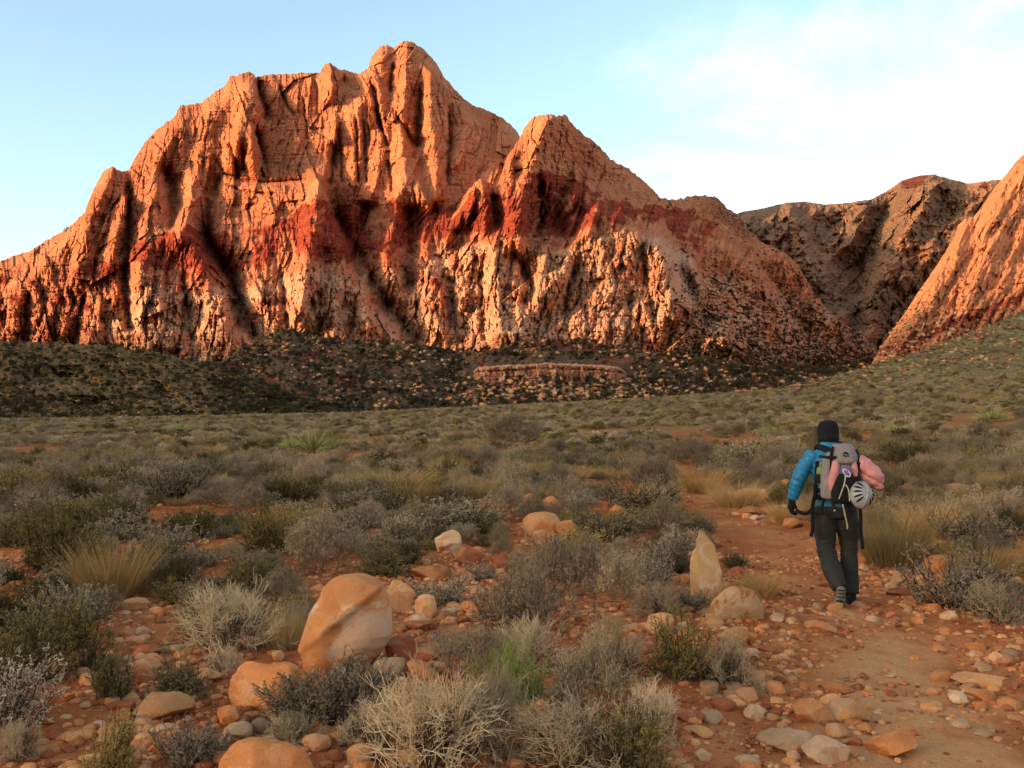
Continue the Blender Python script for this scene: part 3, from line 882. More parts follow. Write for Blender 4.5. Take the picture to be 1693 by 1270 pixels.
P = ax[None, None] * off[..., None] + pr[None, None] * SS[..., None]
me = np_mesh("shade_hills", np.concatenate([P, hz[..., None]], -1).reshape(-1, 3), grid_faces(len(K_), len(S_)), True, [m_far])
attr(me, "red", np.zeros(SS.shape)); attr(me, "pale", np.zeros(SS.shape)); attr(me, "veg", np.full(SS.shape, 0.25))
tag(link(bpy.data.objects.new("shade_hills", me)), "unseen range added behind the viewer to shade the plain", "shade_hills", kind="structure")
# ---------------------------------------------------------------- plant materials (colour varies from plant to plant)
def plant_mat(name, c1, c2, c3=None, rough=0.85, amount=0.6):
    m, s = new_mat(name)
    oi = s.n('ShaderNodeObjectInfo')
    geo = s.n('ShaderNodeNewGeometry').outputs['Position']
    tco = s.n('ShaderNodeTexCoord').outputs['Object']
    n = s.noise(tco, 6.0, 3, 0.6)
    c = s.mix(s.ss(n, 0.35, 0.65), c1, c2)
    if c3 is not None:
        c = s.mix(s.m('MULTIPLY', s.ss(oi.outputs['Random'], 0.2, 1.0), amount), c, c3)
    hsv = s.n('ShaderNodeHueSaturation', {'Color': c, 'Value': s.m('ADD', s.m('MULTIPLY', s.m('FRACT', s.m('MULTIPLY', oi.outputs['Random'], 7.31)), 0.85), 0.62)})
    finish(s, hsv.outputs[0], rough, None, spec=0.0)
    return m


m_sage = plant_mat("sage_leaves", (0.36, 0.27, 0.150), (0.245, 0.186, 0.106), (0.36, 0.255, 0.180))
m_dark = plant_mat("dark_sage_leaves", (0.150, 0.115, 0.042), (0.105, 0.082, 0.030), (0.19, 0.14, 0.062))
m_olive = plant_mat("olive_leaves", (0.30, 0.210, 0.068), (0.205, 0.148, 0.048), (0.35, 0.23, 0.085))
m_grass = plant_mat("dry_grass", (0.47, 0.265, 0.095), (0.30, 0.168, 0.060), (0.30, 0.215, 0.10), amount=0.7)
m_twig = plant_mat("silver_twigs", (0.52, 0.375, 0.215), (0.36, 0.26, 0.15), (0.44, 0.32, 0.195), amount=0.8)
m_bark = plant_mat("dark_bark", (0.06, 0.036, 0.022), (0.04, 0.026, 0.016))  # bark colour kept near black to paint shade into shrub interiors
m_purple = plant_mat("bare_purple_twigs", (0.24, 0.145, 0.085), (0.15, 0.092, 0.056), (0.26, 0.165, 0.095))
m_ephedra = plant_mat("green_stems", (0.202, 0.202, 0.058), (0.137, 0.150, 0.042))
m_yucca = plant_mat("yucca_leaves", (0.237, 0.231, 0.075), (0.156, 0.163, 0.050), (0.275, 0.250, 0.094))
m_juniper = plant_mat("juniper_leaves", (0.050, 0.042, 0.022), (0.034, 0.029, 0.016), (0.080, 0.062, 0.034))


# ---------------------------------------------------------------- plant shapes
def unit(v):
    return v / np.maximum(np.linalg.norm(v, axis=-1, keepdims=True), 1e-9)


def tubes(paths, r0, r1, sides=3):
    """paths: (n, k, 3); tapering tubes"""
    paths = np.asarray(paths, float)
    n, k, _ = paths.shape
    tan = unit(np.gradient(paths, axis=1))
    ref = np.where(np.abs(tan[..., 2:3]) > 0.9, np.array([1.0, 0, 0]), np.array([0, 0, 1.0]))
    e1 = unit(np.cross(tan, ref)); e2 = np.cross(tan, e1)
    r0 = np.broadcast_to(np.asarray(r0, float), (n,)); r1 = np.broadcast_to(np.asarray(r1, float), (n,))
    rr = r0[:, None] + (r1 - r0)[:, None] * np.linspace(0, 1, k)[None]
    ang = np.arange(sides) * 2 * np.pi / sides
    ring = e1[:, :, None] * np.cos(ang)[None, None, :, None] + e2[:, :, None] * np.sin(ang)[None, None, :, None]
    V = (paths[:, :, None] + ring * rr[:, :, None, None]).reshape(-1, 3)
    idx = np.arange(n * k * sides).reshape(n, k, sides)
    a = idx[:, :-1]; b = idx[:, 1:]
    Fq = np.stack([a, np.roll(a, -1, 2), np.roll(b, -1, 2), b], -1).reshape(-1, 4)
    return V, Fq


def blades(base, dirv, length, width, g, bend=0.0, seg=1, droop=None):
    """flat leaves: base (n,3), direction (n,3); narrow pointed strips with seg segments"""
    n = len(base)
    dirv = unit(dirv)
    side = unit(np.cross(dirv, unit(g.normal(size=(n, 3)))))
    length = np.broadcast_to(np.asarray(length, float), (n,)); width = np.broadcast_to(np.asarray(width, float), (n,))
    out = []
    if droop is None:
        droop = unit(g.normal(size=(n, 3)))
    Vs = []
    for i in range(seg + 1):
        t = i / seg
        c = base + dirv * (length * t)[:, None] + droop * (bend * length * t * t)[:, None]
        wd = width * (1.0 - 0.85 * t if seg > 1 else (0.55 if i == 0 else 0.8)) * 0.5
        Vs.append(c - side * wd[:, None]); Vs.append(c + side * wd[:, None])
    V = np.stack(Vs, 1).reshape(-1, 3)
    k = 2 * (seg + 1)
    b0 = np.arange(n)[:, None] * k
    Fq = np.concatenate([np.stack([b0[:, 0] + 2 * i, b0[:, 0] + 2 * i + 1, b0[:, 0] + 2 * i + 3, b0[:, 0] + 2 * i + 2], 1) for i in range(seg)])
    return V, Fq


def merge(parts):
    Vs, Fs, off = [], [], 0
    for V, Fq in parts:
        Vs.append(V); Fs.append(Fq + off); off += len(V)
    return np.concatenate(Vs), np.concatenate(Fs)


def dome_dirs(g, n, lo=0.1, hi=1.0):
    z = g.uniform(lo, hi, n); a = g.uniform(0, 2 * np.pi, n)
    r = np.sqrt(np.maximum(1 - z * z, 0))
    return np.stack([r * np.cos(a), r * np.sin(a), z], 1)


def leafy(seed, stems=125, twigs=7, leaves=9, leaf=0.036, lw=0.0135, h=0.62, w=0.5, shaggy=0.25):
    """rounded twiggy shrub about 1 m wide: returns (branch arrays, leaf arrays)"""
    g = np.random.default_rng(seed)
    # a few lobes make the outline uneven
    nl = g.integers(4, 7)
    lob = np.stack([g.uniform(-0.34, 0.34, nl), g.uniform(-0.34, 0.34, nl), g.uniform(0.30, 0.62, nl)], 1)
    lr = g.uniform(0.20, 0.34, nl)
    lob[:, 2] *= g.uniform(0.55, 1.0, nl)
    k = g.integers(0, nl, stems)
    tip = lob[k] + dome_dirs(g, stems, -0.75, 1.0) * (lr[k] * g.uniform(0.75, 1.1, stems))[:, None]
    tip *= np.array([w / 0.5, w / 0.5, h / 0.62]); tip[:, 2] = np.maximum(tip[:, 2], 0.05)
    base = np.concatenate([tip[:, :2] * 0.28, np.zeros((stems, 1))], 1) + g.normal(size=(stems, 3)) * 0.05; base[:, 2] = -0.03
    mid = base * 0.45 + tip * 0.5 + g.normal(size=(stems, 3)) * 0.05; mid[:, 2] -= 0.04
    stem = tubes(np.stack([base, mid, tip], 1), 0.006, 0.0025)
    # twigs
    m = stems * twigs
    t0 = np.repeat(mid, twigs, 0) + (np.repeat(tip - mid, twigs, 0)) * g.uniform(-0.35, 1.0, (m, 1))
    d = unit(np.repeat(unit(tip - mid), twigs, 0) + g.normal(size=(m, 3)) * 0.65 + np.array([0, 0, 0.35]))
    ln = g.uniform(0.07, 0.17, m)
    t1 = t0 + d * ln[:, None]; t1[:, 2] = np.maximum(t1[:, 2], 0.03)
    tw = tubes(np.stack([t0, t1], 1), 0.0028, 0.0016)
    q = m * leaves
    u = g.uniform(0.1, 1.05, (q, 1))
    lb = np.repeat(t0, leaves, 0) + np.repeat(t1 - t0, leaves, 0) * u
    ld = unit(np.repeat(d, leaves, 0) + g.normal(size=(q, 3)) * (0.45 + shaggy))
    lf = blades(lb, ld, leaf * g.uniform(0.6, 1.3, q), lw, g)
    return merge([stem, tw]), lf


def branching(seed, n0=10, kids=(4, 4, 3), h=0.6, w=0.5, r=0.009, wander=0.35, lens=(0.26, 0.20, 0.14, 0.10), up=0.25):
    """bare, forking bush"""
    g = np.random.default_rng(seed)
    base = g.normal(size=(n0, 3)) * 0.05; base[:, 2] = -0.03
    d = dome_dirs(g, n0, 0.25, 1.0)
    parts = []; rad = r
    for lev in range(len(kids) + 1):
        n = len(base)
        ln = lens[lev] * g.uniform(0.65, 1.3, n)
        mid = base + d * (ln * 0.5)[:, None] + g.normal(size=(n, 3)) * (ln * 0.10)[:, None]
        d2 = unit(d + g.normal(size=(n, 3)) * wander * 0.8)
        end = mid + d2 * (ln * 0.5)[:, None]
        end[:, 2] = np.maximum(end[:, 2], 0.02)
        parts.append(tubes(np.stack([base, mid, end], 1), rad, rad * 0.62))
        if lev == len(kids):
            break
        kk = kids[lev]
        f = g.uniform(0.45, 1.0, (n * kk, 1))
        nb = np.repeat(mid, kk, 0) + np.repeat(end - mid, kk, 0) * f
        d = unit(np.repeat(d2, kk, 0) + g.normal(size=(n * kk, 3)) * 0.62 + np.array([0, 0, up]))
        base = nb; rad *= 0.60
    V, Fq = merge(parts)
    ext = np.percentile(np.abs(V[:, :2]), 98); top = np.percentile(V[:, 2], 99)
    V = V * np.array([w / ext, w / ext, h / top])
    return (V, Fq), d, base


def tuft(seed, n=1000, h=0.55, spread=0.26, lean=0.55, wd=0.006):
    g = np.random.default_rng(seed)
    a = g.uniform(0, 2 * np.pi, n); rr = np.sqrt(g.uniform(0, 1, n)) * spread
    base = np.stack([rr * np.cos(a), rr * np.sin(a), np.full(n, -0.03)], 1)
    d = np.stack([np.cos(a) * rr / spread * lean, np.sin(a) * rr / spread * lean, np.ones(n)], 1) + g.normal(size=(n, 3)) * 0.16
    dr = np.stack([np.cos(a), np.sin(a), -0.3 * np.ones(n)], 1)
    return blades(base, d, h * g.uniform(0.5, 1.12, n), wd * g.uniform(0.7, 1.5, n), g, bend=0.22, seg=3, droop=dr)


def rosette(seed, n=90, h=0.75):
    g = np.random.default_rng(seed)
    d = dome_dirs(g, n, 0.12, 1.0)
    base = d * 0.05 + np.array([0, 0, 0.10])
    return blades(base, d, h * g.uniform(0.65, 1.05, n), 0.050, g, bend=0.10, seg=3, droop=np.tile([0, 0, -1.0], (n, 1)))


def fuzz(seed, n=420, h=0.75, w=0.5):
    """coarse leafy clump for plants seen far off"""
    g = np.random.default_rng(seed)
    nl = 5
    lob = np.stack([g.uniform(-0.28, 0.28, nl), g.uniform(-0.28, 0.28, nl), g.uniform(0.25, 0.5, nl)], 1); lr = g.uniform(0.18, 0.30, nl)
    k = g.integers(0, nl, n)
    dd = dome_dirs(g, n, -0.6, 1.0)
    p = (lob[k] + dd * (lr[k] * g.uniform(0.55, 1.05, n))[:, None]) * np.array([w / 0.5, w / 0.5, h / 0.75])
    p[:, 2] = np.maximum(p[:, 2], 0.02)
    return blades(p, dd + g.normal(size=(n, 3)) * 0.5, 0.15 * g.uniform(0.6, 1.3, n), 0.05, g)


# every kind: list of variants, each a list of (part name, mesh); 'joined' = the same in one mesh for small copies
KINDS = {}


def add_kind(key, variants):
    """variants: list of lists of (part name, arrays, material)"""
    full, joined = [], []
    for i, v in enumerate(variants):
        full.append([(pn, np_mesh(pn, arr[0], arr[1], False, [mt])) for pn, arr, mt in v])
        V, Fq = merge([a for _, a, _ in v])
        idx = np.concatenate([np.full(len(a[1]), j) for j, (_, a, _) in enumerate(v)])
        joined.append(np_mesh("plant", V, Fq, False, [mt for _, _, mt in v], idx))
    KINDS[key] = (full, joined)


def v_leafy(sd, lm, **k):
    b, l = leafy(sd, **k)
    return [("branches", b, m_bark), ("foliage", l, lm)]


add_kind('S', [v_leafy(11 + i, m_sage) for i in range(3)])
add_kind('D', [v_leafy(31 + i, m_dark, leaf=0.032, lw=0.0135, leaves=10) for i in range(3)])
add_kind('O', [v_leafy(51 + i, m_olive, stems=125, leaf=0.045, lw=0.0105, h=0.75, shaggy=0.1) for i in range(3)])


def v_twig(sd):
    b, d, base = branching(sd, 18, (5, 4, 4), 0.62, 0.5, 0.0085, 0.45)
    inner, d2, b2 = branching(sd + 500, 14, (4, 4, 4), 0.48, 0.42, 0.007, 0.4)
    return [("branches", b, m_twig), ("inner_branches", inner, m_bark)]  # dark inner branches put interior shade of the bush into colour


add_kind('T', [v_twig(71 + i) for i in range(4)])


def v_purple(sd):
    b, d, base = branching(sd, 16, (5, 4, 4), 0.72, 0.5, 0.007, 0.3, up=0.5)
    g = np.random.default_rng(sd)
    pk = g.integers(0, len(b[0]), 6500)
    p = b[0][pk] + g.normal(size=(6500, 3)) * 0.012
    p = p[p[:, 2] > 0.22]
    l = blades(p, g.normal(size=p.shape) + np.array([0, 0, 1.2]), 0.026, 0.008, g)
    return [("branches", b, m_purple), ("foliage", l, m_sage)]


add_kind('P', [v_purple(91 + i) for i in range(3)])
add_kind('G', [[("blades", tuft(111 + i), m_grass)] for i in range(3)])


def v_eph(sd):
    b, d, base = branching(sd, 16, (4, 4, 3), 0.8, 0.45, 0.006, 0.16, up=1.0)
    g = np.random.default_rng(sd)
    pk = g.integers(0, len(b[0]), 1800); p = b[0][pk]
    l = blades(p, g.normal(size=p.shape) * 0.6 + np.array([0, 0, 1.4]), 0.075, 0.006, g)
    return [("branches", b, m_ephedra), ("green_stems", l, m_ephedra)]


add_kind('E', [v_eph(131)])
add_kind('Y', [[("leaves", rosette(141 + i), m_yucca)] for i in range(2)])
FAR = {'S': [np_mesh("far_plant", *fuzz(151 + i), False, [m_sage]) for i in range(3)], 'O': [np_mesh("far_plant", *fuzz(161 + i), False, [m_olive]) for i in range(2)],
       'D': [np_mesh("far_plant", *fuzz(171 + i), False, [m_dark]) for i in range(2)], 'J': [np_mesh("far_plant", *fuzz(181 + i, 300, 0.9, 0.5), False, [m_juniper]) for i in range(3)]}

PLACED = []     # (x, y, radius) of what already stands on the floor


def plant(key, name, x, y, width, height, label, cat, group=None, parts=True, rz=None, variant=None):
    full, joined = KINDS[key]
    i = variant if variant is not None else random.randrange(len(full))
    z = float(gz(x, y))
    nat = {'S': 0.72, 'D': 0.72, 'O': 0.86, 'T': 0.62, 'P': 0.72, 'G': 0.44, 'E': 0.8, 'Y': 0.8}[key]
    natw = {'G': 0.75, 'Y': 1.3}.get(key, 1.0)
    if parts and len(full[i]) > 1:
        o = bpy.data.objects.new(name, None)
        link(o)
        for pn, me in full[i]:
            link(bpy.data.objects.new(pn, me), o)
    else:
        o = link(bpy.data.objects.new(name, joined[i]))
    o.location = (x, y, z - 0.01)
    o.rotation_euler = (0, 0, random.uniform(0, 6.28) if rz is None else rz)
    o.scale = (width / natw, width / natw, height / nat)
    tag(o, label, cat, group)
    PLACED.append((x, y, width * 0.5))
    return o


PNAME = {'S': ("sagebrush", "shrub"), 'D': ("dark_shrub", "shrub"), 'O': ("olive_shrub", "shrub"), 'T': ("dead_bush", "bush"), 'P': ("bare_twig_shrub", "shrub"), 'G': ("grass_clump", "grass"),
         'E': ("green_stem_shrub", "shrub"), 'Y': ("yucca", "yucca")}
# (kind, centre u, base v, width px, height px, label) read off the photograph
HERO = [
    ('O', 80, 945, 132, 105, "tall olive shrub at the left edge, above the tan-topped grass"),
    ('D', 35, 892, 105, 62, "dark low shrub at the left edge, behind the tall olive shrub"),
    ('G', 172, 990, 112, 92, "tan-topped grass clump left of the small round stone"),
    ('D', 278, 988, 72, 72, "dark upright shrub right beside the tan-topped grass clump"),
    ('D', 413, 990, 98, 74, "dark bushy shrub behind the silver twig bush, left of the big boulder"),
    ('T', 365, 1085, 165, 118, "large silver-twigged dead bush left of the big boulder"),
    ('T', 364, 1116, 62, 48, "small pale twig bush in front of the large silver dead bush"),
    ('O', 122, 1085, 105, 98, "loose olive shrub left of the bare patch with the round stone"),
    ('D', 25, 1140, 110, 145, "tall dark shrub at the left edge, lower left corner"),
    ('D', 170, 1160, 75, 95, "dark upright shrub behind the long loaf-shaped stone"),
    ('O', 165, 1290, 85, 118, "olive shrub at the bottom edge, left of the loaf-shaped stone"),
    ('S', 305, 1272, 100, 80, "grey-green shrub at the bottom edge under the loaf-shaped stone"),
    ('T', 15, 1262, 70, 82, "pale twig bush in the bottom left corner"),
    ('D', 312, 892, 92, 58, "dark low shrub above the orange stones on the left"),
    ('O', 445, 920, 118, 92, "broad olive shrub up behind the silver dead bush"),
    ('S', 552, 908, 96, 62, "grey-green shrub above and left of the big boulder's top"),
    ('S', 530, 1215, 185, 118, "dense grey shrub in front of the big boulder"),
    ('T', 478, 1236, 86, 56, "small pale twig bush right of the orange loaf boulder's foot"),
    ('T', 705, 1296, 235, 178, "big pale dead bush at the bottom edge, centre"),
    ('E', 848, 1205, 140, 130, "bright green stemmed shrub in the middle of the dead bushes"),
    ('P', 885, 1068, 170, 128, "wide bare twig shrub behind the bright green shrub"),
    ('P', 935, 990, 190, 108, "broad purplish twig shrub right of the red angular stones"),
    ('T', 965, 1296, 225, 125, "pale dead bush at the bottom edge, left of the trail"),
    ('D', 640, 956, 98, 62, "dark rounded shrub just behind the big boulder"),
    ('S', 722, 1010, 102, 52, "low grey shrub right of the big boulder's shoulder"),
    ('S', 745, 1074, 54, 30, "tiny grey tuft of shrub among red stones right of the boulder"),
    ('T', 1012, 1140, 130, 122, "open twiggy bush right of the bright green shrub"),
    ('S', 750, 880, 156, 56, "wide low grey shrub behind the white angular stone"),
    ('S', 796, 960, 48, 32, "small grey shrub between red angular stones"),
    ('O', 1140, 1128, 120, 108, "olive shrub in front of the spotted boulder beside the trail"),
    ('T', 1215, 1144, 98, 92, "silver twig bush at the trail's left edge below the spotted boulder"),
    ('T', 1092, 1022, 86, 64, "grey twig bush left of the pointed rock"),
    ('P', 1030, 1002, 96, 90, "purplish twig shrub two steps left of the pointed rock"),
    ('S', 1085, 926, 54, 34, "small grey shrub left of the pointed rock's tip"),
    ('G', 1262, 988, 54, 42, "yellowish grass clump just above the spotted boulder"),
    ('D', 1222, 942, 46, 30, "small dark shrub right beside the pointed rock"),
    ('G', 1487, 942, 104, 98, "tall golden grass clump right of the hiker"),
    ('S', 1476, 862, 100, 48, "grey-green shrub behind the tall golden grass clump"),
    ('S', 1632, 906, 125, 58, "grey shrub among orange stones right of the golden grass"),
    ('G', 1642, 958, 96, 54, "olive-tan grass clump beside the rounded tan stone on the right"),
    ('T', 1668, 1036, 96, 76, "silver twig bush at the right edge of the trail"),
    ('D', 1560, 932, 62, 40, "small dark shrub between golden grass and orange stones"),
    ('G', 1165, 816, 70, 44, "left one of two dark-based grass clumps at the trail bend"),
    ('G', 1224, 840, 74, 46, "right one of two dark-based grass clumps at the trail bend"),
    ('G', 1302, 864, 48, 38, "small grass clump next to the orange stone by the hiker's hand"),
    ('P', 1088, 812, 92, 62, "purplish shrub at the trail bend, left of the grass clumps"),
    ('P', 1150, 768, 88, 48, "purplish rounded shrub beyond the trail bend"),
    ('S', 1058, 852, 112, 66, "grey shrub at the inner side of the trail bend"),
    ('P', 1112, 890, 84, 66, "twiggy shrub on the trail's left edge above the pointed rock"),
    ('S', 1010, 900, 104, 64, "grey-green shrub between pale domed stones and the trail"),
    ('G', 1036, 774, 30, 32, "lone round grass tuft on the red patch up the plain"),
    ('P', 846, 738, 104, 60, "tall dark twig shrub standing out on the plain, centre"),
    ('G', 640, 818, 110, 40, "wide dry grass clump left of centre on the plain"),
    ('G', 735, 792, 44, 36, "small round grass clump right of the wide dry one"),
    ('G', 690, 832, 58, 38, "grass clump beside reddish soil, centre of the plain"),
    ('G', 780, 828, 60, 44, "tan grass clump above the wide low grey shrub"),
    ('G', 860, 800, 64, 40, "tan grass clump behind the pale domed stones"),
    ('Y', 512, 757, 78, 62, "largest spiky green yucca on the left of the plain"),
    ('Y', 548, 750, 52, 44, "smaller yucca just right of the largest one"),
    ('Y', 478, 746, 44, 34, "small yucca just left of the largest one"),
    ('Y', 294, 716, 46, 26, "dark far yucca left, below the mountain's foot"),
    ('Y', 1480, 718, 36, 26, "far yucca right of the hiker's head"),
    ('Y', 1650, 698, 66, 30, "wide yucca near the right edge, far out"),
    ('Y', 1275, 722, 34, 26, "far green yucca left of the hiker's head"),
    ('S', 262, 832, 116, 70, "rounded shrub left, beside the red path-like gap"),
    ('D', 150, 822, 120, 62, "dark shrub left, above the tall olive shrub"),
    ('D', 475, 845, 90, 58, "dark shrub left of centre, above the broad olive shrub"),
    ('S', 350, 800, 34, 26, "single small shrub inside the red gap on the left"),
    ('P', 395, 852, 90, 50, "twiggy shrub between dark low shrub and broad olive shrub"),
    ('S', 590, 850, 80, 44, "grey shrub right of the red gap, left of centre"),
    ('S', 1555, 880, 70, 44, "grey-green shrub behind the small orange stones on the right"),
    ('S', 1420, 840, 60, 40, "grey shrub directly right behind the hiker's pack"),
    ('P', 1300, 780, 90, 46, "purplish shrub left of the hiker's shoulder"),
    ('S', 1240, 770, 84, 46, "grey shrub up the trail, beyond the long stone"),
    ('G', 1580, 800, 70, 40, "tan grass clump up the slope right of the hiker"),
    ('D', 1500, 770, 80, 44, "dark shrub right of the hiker's shoulder"),
    ('P', 980, 1190, 130, 130, "upright bare twig shrub behind the grey boulder at bottom"),
    ('D', 60, 1010, 90, 60, "dark low shrub at the left edge below the tall olive one"),
    ('P', 470, 1010, 90, 70, "thin twig shrub tight against the big boulder's left side"),
    ('T', 1075, 1230, 110, 100, "twig bush at the trail's left edge near the bottom"),
    ('T', 610, 1250, 120, 90, "pale twig bush between dense grey shrub and big dead bush"),
    ('T', 800, 1265, 170, 150, "middle one of the pale dead bushes along the bottom edge"),
    ('T', 860, 1120, 150, 90, "thin silver twigs behind the bright green shrub"),
    ('P', 780, 1130, 130, 90, "low twiggy shrub left of the bright green shrub"),
    ('O', 1030, 1290, 150, 110, "olive-grey shrub in the bottom edge bushes nearest the trail"),
    ('S', 590, 1160, 110, 60, "grey shrub hugging the largest boulder's foot"),
    ('G', 470, 1075, 50, 70, "thin straw grass against the largest boulder's left foot"),
    ('O', 955, 930, 110, 60, "olive shrub behind the broad purplish twig shrub"),
    ('P', 700, 880, 90, 55, "twiggy shrub left of the white angular stone"),
    ('S', 1065, 960, 90, 60, "grey shrub between purplish twig shrub and pointed rock"),
    ('D', 240, 950, 80, 55, "dark shrub behind the tan-topped grass clump"),
    ('S', 1150, 1010, 50, 40, "grey shrub at the foot of the pointed rock"),
]
BARE = [(340, 850, 0.9), (352, 905, 0.55), (250, 905, 0.5), (215, 1030, 0.35), (660, 1040, 0.4), (900, 880, 0.6), (760, 840, 0.8), (330, 785, 1.8), (1025, 790, 1.6), (240, 1140, 0.35), (560, 1250, 0.25), (800, 1020, 0.2)]
for key, u, v, wpx, hpx, lab in HERO:
    p = at(u, v)
    sc_ = p.y / F
    nm, cat = PNAME[key]
    plant(key, nm, p.x, p.y + 0.3 * wpx * sc_, wpx * sc_ * 1.08, hpx * sc_ * 0.95, lab, cat, None, parts=(p.y < 12))
# ---------------------------------------------------------------- stones
def stone_mat(name, c1, c2, c3, spots=0.25):
    m, s = new_mat(name)
    oi = s.n('ShaderNodeObjectInfo')
    tco = s.n('ShaderNodeNewGeometry').outputs['Position']
    n1 = s.noise(tco, 3.2, 5, 0.6, 0.5); n2 = s.noise(tco, 22.0, 6, 0.7); n3 = s.noise(tco, 90.0, 3, 0.6)
    c = s.mix(s.ss(n1, 0.38, 0.62), c1, c2)
    c = s.mix(s.m('MULTIPLY', s.ss(s.noise(tco, 5.5, 4, 0.62, 0.8), 0.52, 0.60), spots * 2.2), c, c3)
    c = s.mix(s.m('MULTIPLY', s.ss(n2, 0.52, 0.75), 0.5), c, tuple(v * 0.55 for v in c1))
    c = s.mix(s.m('MULTIPLY', s.ss(n3, 0.55, 0.7), 0.3), c, tuple(min(1, v * 1.4) for v in c2))
    hsv = s.n('ShaderNodeHueSaturation', {'Color': c, 'Value': s.m('ADD', s.m('MULTIPLY', oi.outputs['Random'], 0.5), 0.75)})
    finish(s, hsv.outputs[0], 0.88, s.m('ADD', n2, s.m('MULTIPLY', n3, 0.4)), 0.016, 1.0, 0.0)
    return m


m_st_orange = stone_mat("orange_sandstone", (0.46, 0.160, 0.055), (0.54, 0.215, 0.080), (0.60, 0.34, 0.175), 0.16)
m_st_tan = stone_mat("tan_sandstone", (0.50, 0.215, 0.085), (0.57, 0.275, 0.12), (0.62, 0.39, 0.22), 0.18)
m_st_red = stone_mat("red_sandstone", (0.28, 0.078, 0.034), (0.36, 0.120, 0.052), (0.44, 0.21, 0.11))
m_st_pale = stone_mat("pale_limestone", (0.55, 0.315, 0.165), (0.61, 0.37, 0.21), (0.44, 0.19, 0.08))
m_st_grey = stone_mat("grey_stone", (0.36, 0.21, 0.115), (0.42, 0.26, 0.15), (0.36, 0.18, 0.09))
m_st_spot = stone_mat("blotched_sandstone", (0.56, 0.27, 0.105), (0.64, 0.40, 0.22), (0.38, 0.15, 0.05), 0.40)
m_st_up = stone_mat("streaked_sandstone", (0.52, 0.25, 0.095), (0.58, 0.33, 0.15), (0.64, 0.45, 0.29), 0.36)
SMAT = {'u': m_st_up, 'o': m_st_orange, 't': m_st_tan, 'r': m_st_red, 'p': m_st_pale, 'g': m_st_grey, 's': m_st_spot}


def ico(sub):
    bm = bmesh.new()
    bmesh.ops.create_icosphere(bm, subdivisions=sub, radius=1.0)
    bm.verts.ensure_lookup_table()
    V = np.array([v.co[:] for v in bm.verts]); Fq = np.array([[v.index for v in f.verts] for f in bm.faces])
    bm.free()
    return V, Fq


ICO = {k: ico(k) for k in (1, 2, 3, 4)}


def n3(P, f, seed, oct=3):
    return (fbm(P[:, 0] * f + 3.1, P[:, 1] * f + P[:, 2] * f * 0.7, oct, seed) + fbm(P[:, 1] * f - 1.7, P[:, 2] * f + P[:, 0] * f * 0.6, oct, seed + 40) + fbm(P[:, 2] * f + 5.0, P[:, 0] * f - P[:, 1] * f * 0.5, oct, seed + 80)) / 1.7


def stone_shape(seed, cuts=7, rnd=0.0, sub=3, bias=None, cutlo=0.62, rough=0.085):
    """boulder: a ball worn flat on several sides, spanning about 1 x 1 x 1 with its foot at z = 0"""
    g = np.random.default_rng(seed)
    V, Fq = ICO[sub]
    V = V.copy()
    V = V * np.array([1.0, g.uniform(0.75, 1.0), g.uniform(0.7, 1.0)])
    for i in range(cuts):
        nrm = unit(g.normal(size=3)); off = g.uniform(cutlo, 0.88)
        d = V @ nrm - off
        V = V - np.where(d > 0, d * (0.97 - rnd), 0)[:, None] * nrm
    V = V + V * (0.12 * n3(V, 0.8, seed, 2) + rough * n3(V, 2.4, seed + 5, 3) + 0.03 * np.abs(n3(V, 4.5, seed + 7, 2)))[:, None]
    lo = V.min(0); hi = V.max(0)
    V = (V - (lo + hi) / 2) / (hi - lo)
    V[:, 2] += 0.30
    return V, Fq


SHAPES = {'round': [stone_shape(201 + i, 10, 0.04, 4, cutlo=0.58, rough=0.05) for i in range(5)], 'block': [stone_shape(221 + i, 14, 0.0, 4, cutlo=0.42, rough=0.05) for i in range(5)], 'slab': [stone_shape(241 + i, 12, 0.0, 4, cutlo=0.45, rough=0.06) for i in range(4)]}
_sm = {}


def stone_mesh(shape, i, mk):
    k = (shape, i, mk)
    if k not in _sm:
        V, Fq = SHAPES[shape][i]
        _sm[k] = np_mesh("stone", V, Fq, True, [SMAT[mk]])
    return _sm[k]


ROCKS = []


def stone(name, x, y, wd, dp, ht, shape, mk, label, group=None, rz=None, tilt=0.0, sink=0.0):
    i = random.randrange(len(SHAPES[shape]))
    o = link(bpy.data.objects.new(name, stone_mesh(shape, i, mk)))
    o.scale = (wd, dp, ht)
    o.rotation_euler = (random.uniform(-0.1, 0.1), tilt, random.uniform(-0.5, 0.5) if rz is None else rz)
    o.location = (x, y, float(gz(x, y)) - sink * ht)
    tag(o, label, "rock" if wd < 0.3 else "boulder", group)
    ROCKS.append((x, y, max(wd, dp) * 0.5))
    return o


